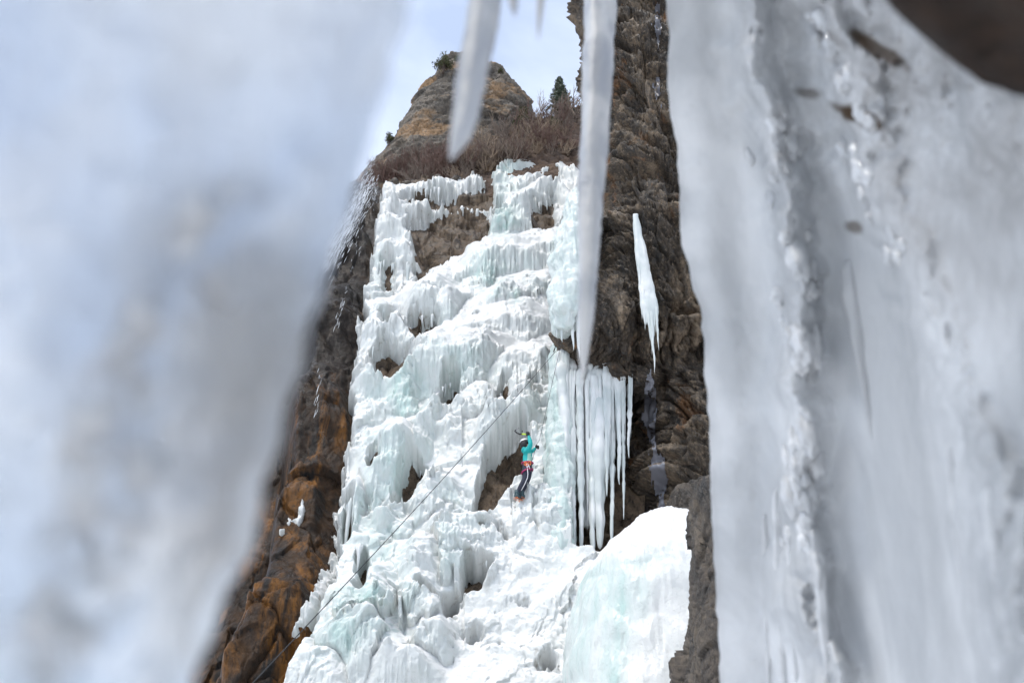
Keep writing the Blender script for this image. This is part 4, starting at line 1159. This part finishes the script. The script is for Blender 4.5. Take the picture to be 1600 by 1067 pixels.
def build_climber():
    joints = {  # name: (pos, radius, material)
     'pelvis': (J(412, 600), .125, 1), 'waist': (J(415, 545), .115, 0), 'chest': (J(415, 460), .130, 0), 'upper': (J(408, 415), .115, 0),
     'neck': (J(394, 385), .055, 0), 'head0': (J(388, 362), .075, 2), 'head': (J(384, 335), .095, 2),
     'sr': (J(418, 412, -.15), .072, 0), 'er': (J(452, 335, -.22), .055, 0), 'wr': (J(432, 250, -.14), .040, 0), 'hr': (J(424, 232, -.13), .034, 3),
     'sl': (J(430, 422, .14), .070, 0), 'el': (J(468, 420, .10), .052, 0), 'wl': (J(500, 388, .14), .040, 0), 'hl': (J(508, 376, .15), .034, 3),
     'hipr': (J(398, 625, -.085), .105, 1), 'kr': (J(388, 745, -.09), .075, 1), 'ar': (J(300, 900, -.05), .050, 1), 'hlr': (J(288, 925, -.04), .045, 1),
     'hipl': (J(428, 625, .085), .105, 1), 'kl': (J(420, 740, .06), .072, 1), 'al': (J(352, 895, .08), .050, 1), 'hll': (J(342, 922, .08), .045, 1)}
    mids = [('hipr', 'kr', .090, 1), ('kr', 'ar', .068, 1), ('hipl', 'kl', .088, 1), ('kl', 'al', .066, 1), ('sr', 'er', .064, 0), ('er', 'wr', .052, 0)]
    E = [('pelvis', 'waist'), ('waist', 'chest'), ('chest', 'upper'), ('upper', 'neck'), ('neck', 'head0'), ('head0', 'head'), ('upper', 'sr'), ('wr', 'hr'), ('upper', 'sl'), ('sl', 'el'), ('el', 'wl'), ('wl', 'hl'), ('pelvis', 'hipr'), ('ar', 'hlr'), ('pelvis', 'hipl'), ('al', 'hll')]
    for k, (a, b, r, m) in enumerate(mids):
        nm = 'm%d' % k; joints[nm] = ((joints[a][0] + joints[b][0]) / 2, r, m); E += [(a, nm), (nm, b)]
    names = list(joints); base = J(315, 940)
    me = bpy.data.meshes.new('sk')
    me.from_pydata([tuple(joints[n][0] - base) for n in names], [(names.index(a), names.index(b)) for a, b in E], [])
    o = bpy.data.objects.new('sk', me); COL.objects.link(o)
    o.modifiers.new('s', 'SKIN'); sub = o.modifiers.new('d', 'SUBSURF'); sub.levels = 2; sub.render_levels = 2
    for i, n in enumerate(names):
        sv = me.skin_vertices[0].data[i]; sv.radius = (joints[n][1] * 1.05,) * 2; sv.use_root = n == 'pelvis'
    bpy.context.view_layer.update()
    bm = bpy.data.meshes.new_from_object(o.evaluated_get(bpy.context.evaluated_depsgraph_get()))
    bpy.data.objects.remove(o)
    bm.name = 'body'; bm.materials.clear()
    for m in (M_JACKET, M_PANTS, M_SKIN, M_BLACK, M_PANEL): bm.materials.append(m)
    C = np.array([joints[n][0] - base for n in names]); Rr = np.array([joints[n][1] for n in names]); mt = [joints[n][2] for n in names]
    for p in bm.polygons:
        c = np.array(p.center); i = int(np.argmin(np.linalg.norm(C - c, axis=1) / Rr)); p.material_index = mt[i]; p.use_smooth = True
        if mt[i] == 0 and names[i] in ('waist', 'chest', 'upper') and p.normal[1] < -0.55 and p.normal[0] > -0.1: p.material_index = 4
    root = empty('person', base)
    tag(root, 'ice climber in teal jacket and dark trousers reaching up with one arm', 'person')
    link('body', bm, None, root)
    def part(name, mb, mat, par=root):
        v = mb.mesh(name); ob = link(name, v, mat, par)
        if par is root: ob.location = -base
        return ob
    h = joints['head'][0]
    up = np.array([-0.25, 0.05, 1.0]); up /= np.linalg.norm(up)
    f = np.array([0.9, 0.25, 0.45]); f -= up * (f @ up); f /= np.linalg.norm(f); sd = np.cross(up, f)
    def shell(cent, r, ph0, ph1, name, mat, cut=None):
        th = np.linspace(0, 2 * math.pi, 24, endpoint=False); ph = np.linspace(ph0, ph1, 12)
        d = np.sin(ph)[:, None, None] * (np.cos(th)[None, :, None] * f + np.sin(th)[None, :, None] * sd) + np.cos(ph)[:, None, None] * up
        mb = MB(); F = grid_faces(12, 24, True)
        if cut is not None:
            cc = np.cos(th)[F % 24].mean(1); rr = F // 24; F = F[~((cc > cut) & (rr.mean(1) > 5.5))]
        mb.add(np.asarray(cent) + d * r, F); return part(name, mb, mat)
    shell(h + up * .035, np.array([.128, .125, .120]), .02, 1.35, 'helmet', M_WHITE)
    shell(h - f * .012 + up * .0, np.array([.116, .114, .120]), .3, 2.9, 'hair', M_BLACK, 0.35)
    face = MB(); face.ball(h + f * .098 - up * .01, .018, 8, 6); part('nose', face, M_SKIN)
    for sgn in (-1, 1):
        e = MB(); e.ball(h + f * .085 + sd * .035 * sgn + up * .012, .012, 8, 6); part('eye', e, M_BLACK)
    e = MB(); e.tube([h + f * .086 - up * .045 + sd * .025, h + f * .094 - up * .047, h + f * .086 - up * .045 - sd * .025], .008, 5); part('mouth', e, M_MAG)
    hood = MB(); hood.ball(J(372, 405, -.02), (.07, .10, .075), 14, 10, .1, 2); part('hood', hood, M_JACKET)
    # hands: palm, four curled fingers and a thumb
    def hand(c, axis, out, name):
        axis = axis / np.linalg.norm(axis); out = out - axis * (out @ axis); out /= np.linalg.norm(out); k = np.cross(axis, out)
        mb = MB(); mb.ball(c, (.045, .045, .05), 12, 8, .1, 1)
        for i, L in enumerate((.85, 1.0, .95, .75)):
            b = c + axis * (i - 1.5) * .022 + out * .02
            mb.tube([b, b + out * .035 * L + k * .012, b + out * .03 * L + k * .045, b - out * .005 + k * .05], [.012, .0115, .010, .008], 6)
        mb.tube([c - axis * .045, c - axis * .05 + out * .03 + k * .01, c - axis * .03 + out * .045 + k * .03], [.013, .012, .009], 6)
        return part(name, mb, M_BLACK)
    hc = J(414, 218, -.13)
    tip = J(340, 215, -.13)
    hand(hc, tip - hc, np.array([0, -1, .2]), 'hand'); hand(joints['hl'][0] + np.array([.03, .0, .03]), np.array([.2, .3, 1]), np.array([1, -.3, 0]), 'hand')
    belt = MB(); w = J(412, 560)
    th = np.linspace(0, 2 * math.pi, 25); belt.tube([w + np.array([math.cos(a) * .130, math.sin(a) * .135, .03 * math.sin(a)]) for a in th], .026, 6, False); hb = part('harness_belt', belt, M_MAG)
    for nm in ('hipr', 'hipl'):
        mb = MB(); c = joints[nm][0] * .72 + joints['kr' if nm == 'hipr' else 'kl'][0] * .28
        mb.tube([c + np.array([math.cos(a) * .105, math.sin(a) * .105, .05 * math.cos(a)]) for a in th], .020, 6, False); part('leg_loop', mb, M_MAG)
    for k, (zx, zy, m) in enumerate([(385, 565, M_ORANGE), (400, 572, M_ORANGE), (412, 590, M_STRIPE), (440, 560, M_ORANGE), (425, 612, M_STRIPE), (448, 585, M_BLACK)]):
        mb = MB(); c = J(zx, zy, -.16)
        mb.tube([c + np.array([math.cos(a) * .028, -.01, math.sin(a) * .05]) for a in np.linspace(0, 6.283, 12)], .009, 5, False); part('carabiner', mb, m)
    st = MB(); st.tube([J(412, 625, -.20), J(418, 690, -.185), J(412, 735, -.17), J(380, 810, -.13), J(338, 885, -.08)], .010, 6); part('trouser_stripe', st, M_STRIPE)
    for nm, off in (('hlr', 0), ('hll', 1)):
        a = joints[nm][0]; mb = MB()
        toe = a + np.array([.10, .16, -.035]); heel = a + np.array([-.03, -.05, -.06])
        mb.tube([a + np.array([0, 0, .09]), a + np.array([0, 0, .03]), a + np.array([.0, 0, -.03])], [.062, .064, .066], 10)
        mb.tube([heel, a + np.array([.01, .01, -.055]), a + np.array([.06, .09, -.05]), toe], [.050, .060, .055, .035], 10)
        bt = part('boot', mb, M_BOOT)
        cr = MB()
        for q in np.linspace(0, 1, 5):
            c = heel + (toe - heel) * q + np.array([0, 0, -.05])
            cr.tube([c + np.array([-.04, .02, 0]), c + np.array([-.04, .02, -.05])], [.009, .002], 4); cr.tube([c + np.array([.04, -.02, 0]), c + np.array([.04, -.02, -.05])], [.009, .002], 4)
        cr.tube([heel + np.array([0, 0, -.05]), toe + np.array([0, 0, -.045])], .014, 5); cr.tube([toe + np.array([0, 0, -.03]), toe + np.array([.06, .09, -.03])], [.010, .003], 4)
        co = link('crampon', cr.mesh('crampon'), M_ORANGE, bt)
    # ice axe in the raised hand
    ax = empty('ice_axe', hc); tag(ax, 'black ice axe with lime grip held overhead by the climber', 'ice axe')
    def apart(name, pts, r, mat, sides=7):
        mb = MB(); mb.tube(pts, r, sides); link(name, mb.mesh(name), mat, ax).location = -hc
    apart('grip', [J(436, 228, -.13), J(414, 219, -.13), J(380, 214, -.13), J(345, 214, -.13)], .020, M_GRIP)
    apart('shaft', [J(346, 214, -.13), J(318, 212, -.13), J(290, 202, -.13), J(272, 188, -.13), J(264, 176, -.13)], .017, M_BLACK)
    apart('head', [J(262, 182, -.13), J(268, 170, -.13), J(280, 160, -.13)], [.016, .018, .012], M_BLACK)
    apart('pick', [J(272, 168, -.13), J(290, 155, -.13), J(313, 140, -.13)], [.012, .010, .004], M_STEEL)
    apart('pommel', [J(432, 224, -.13), J(446, 232, -.13)], [.02, .012], M_BLACK)
    # rope: climber - anchor - belayer
    anchor = on_y(876, 540, 16.5)
    harness = J(455, 565, -.12)
    strand = [harness, J(488, 470, -.05), J(515, 350, .02), J(556, 284, .05)]
    n = 14
    strand += [strand[-1] + (anchor - strand[-1]) * t for t in np.linspace(0, 1, n)[1:]]
    far = on_y(20, 1462, 7.0)
    sag = [anchor + (far - anchor) * t - np.array([0, 0, .12]) * math.sin(math.pi * t) for t in np.linspace(0, 1, 40)]
    mb = MB(); mb.tube(strand, .0055, 6); mb.tube(sag, .006, 6)
    o = link('climbing_rope', mb.mesh('climbing_rope'), plain('dark_rope', (0.02, 0.022, 0.025), 0.8))
    tag(o, 'thin dark climbing rope slanting from the overhang down across the ice', 'rope')
build_climber()
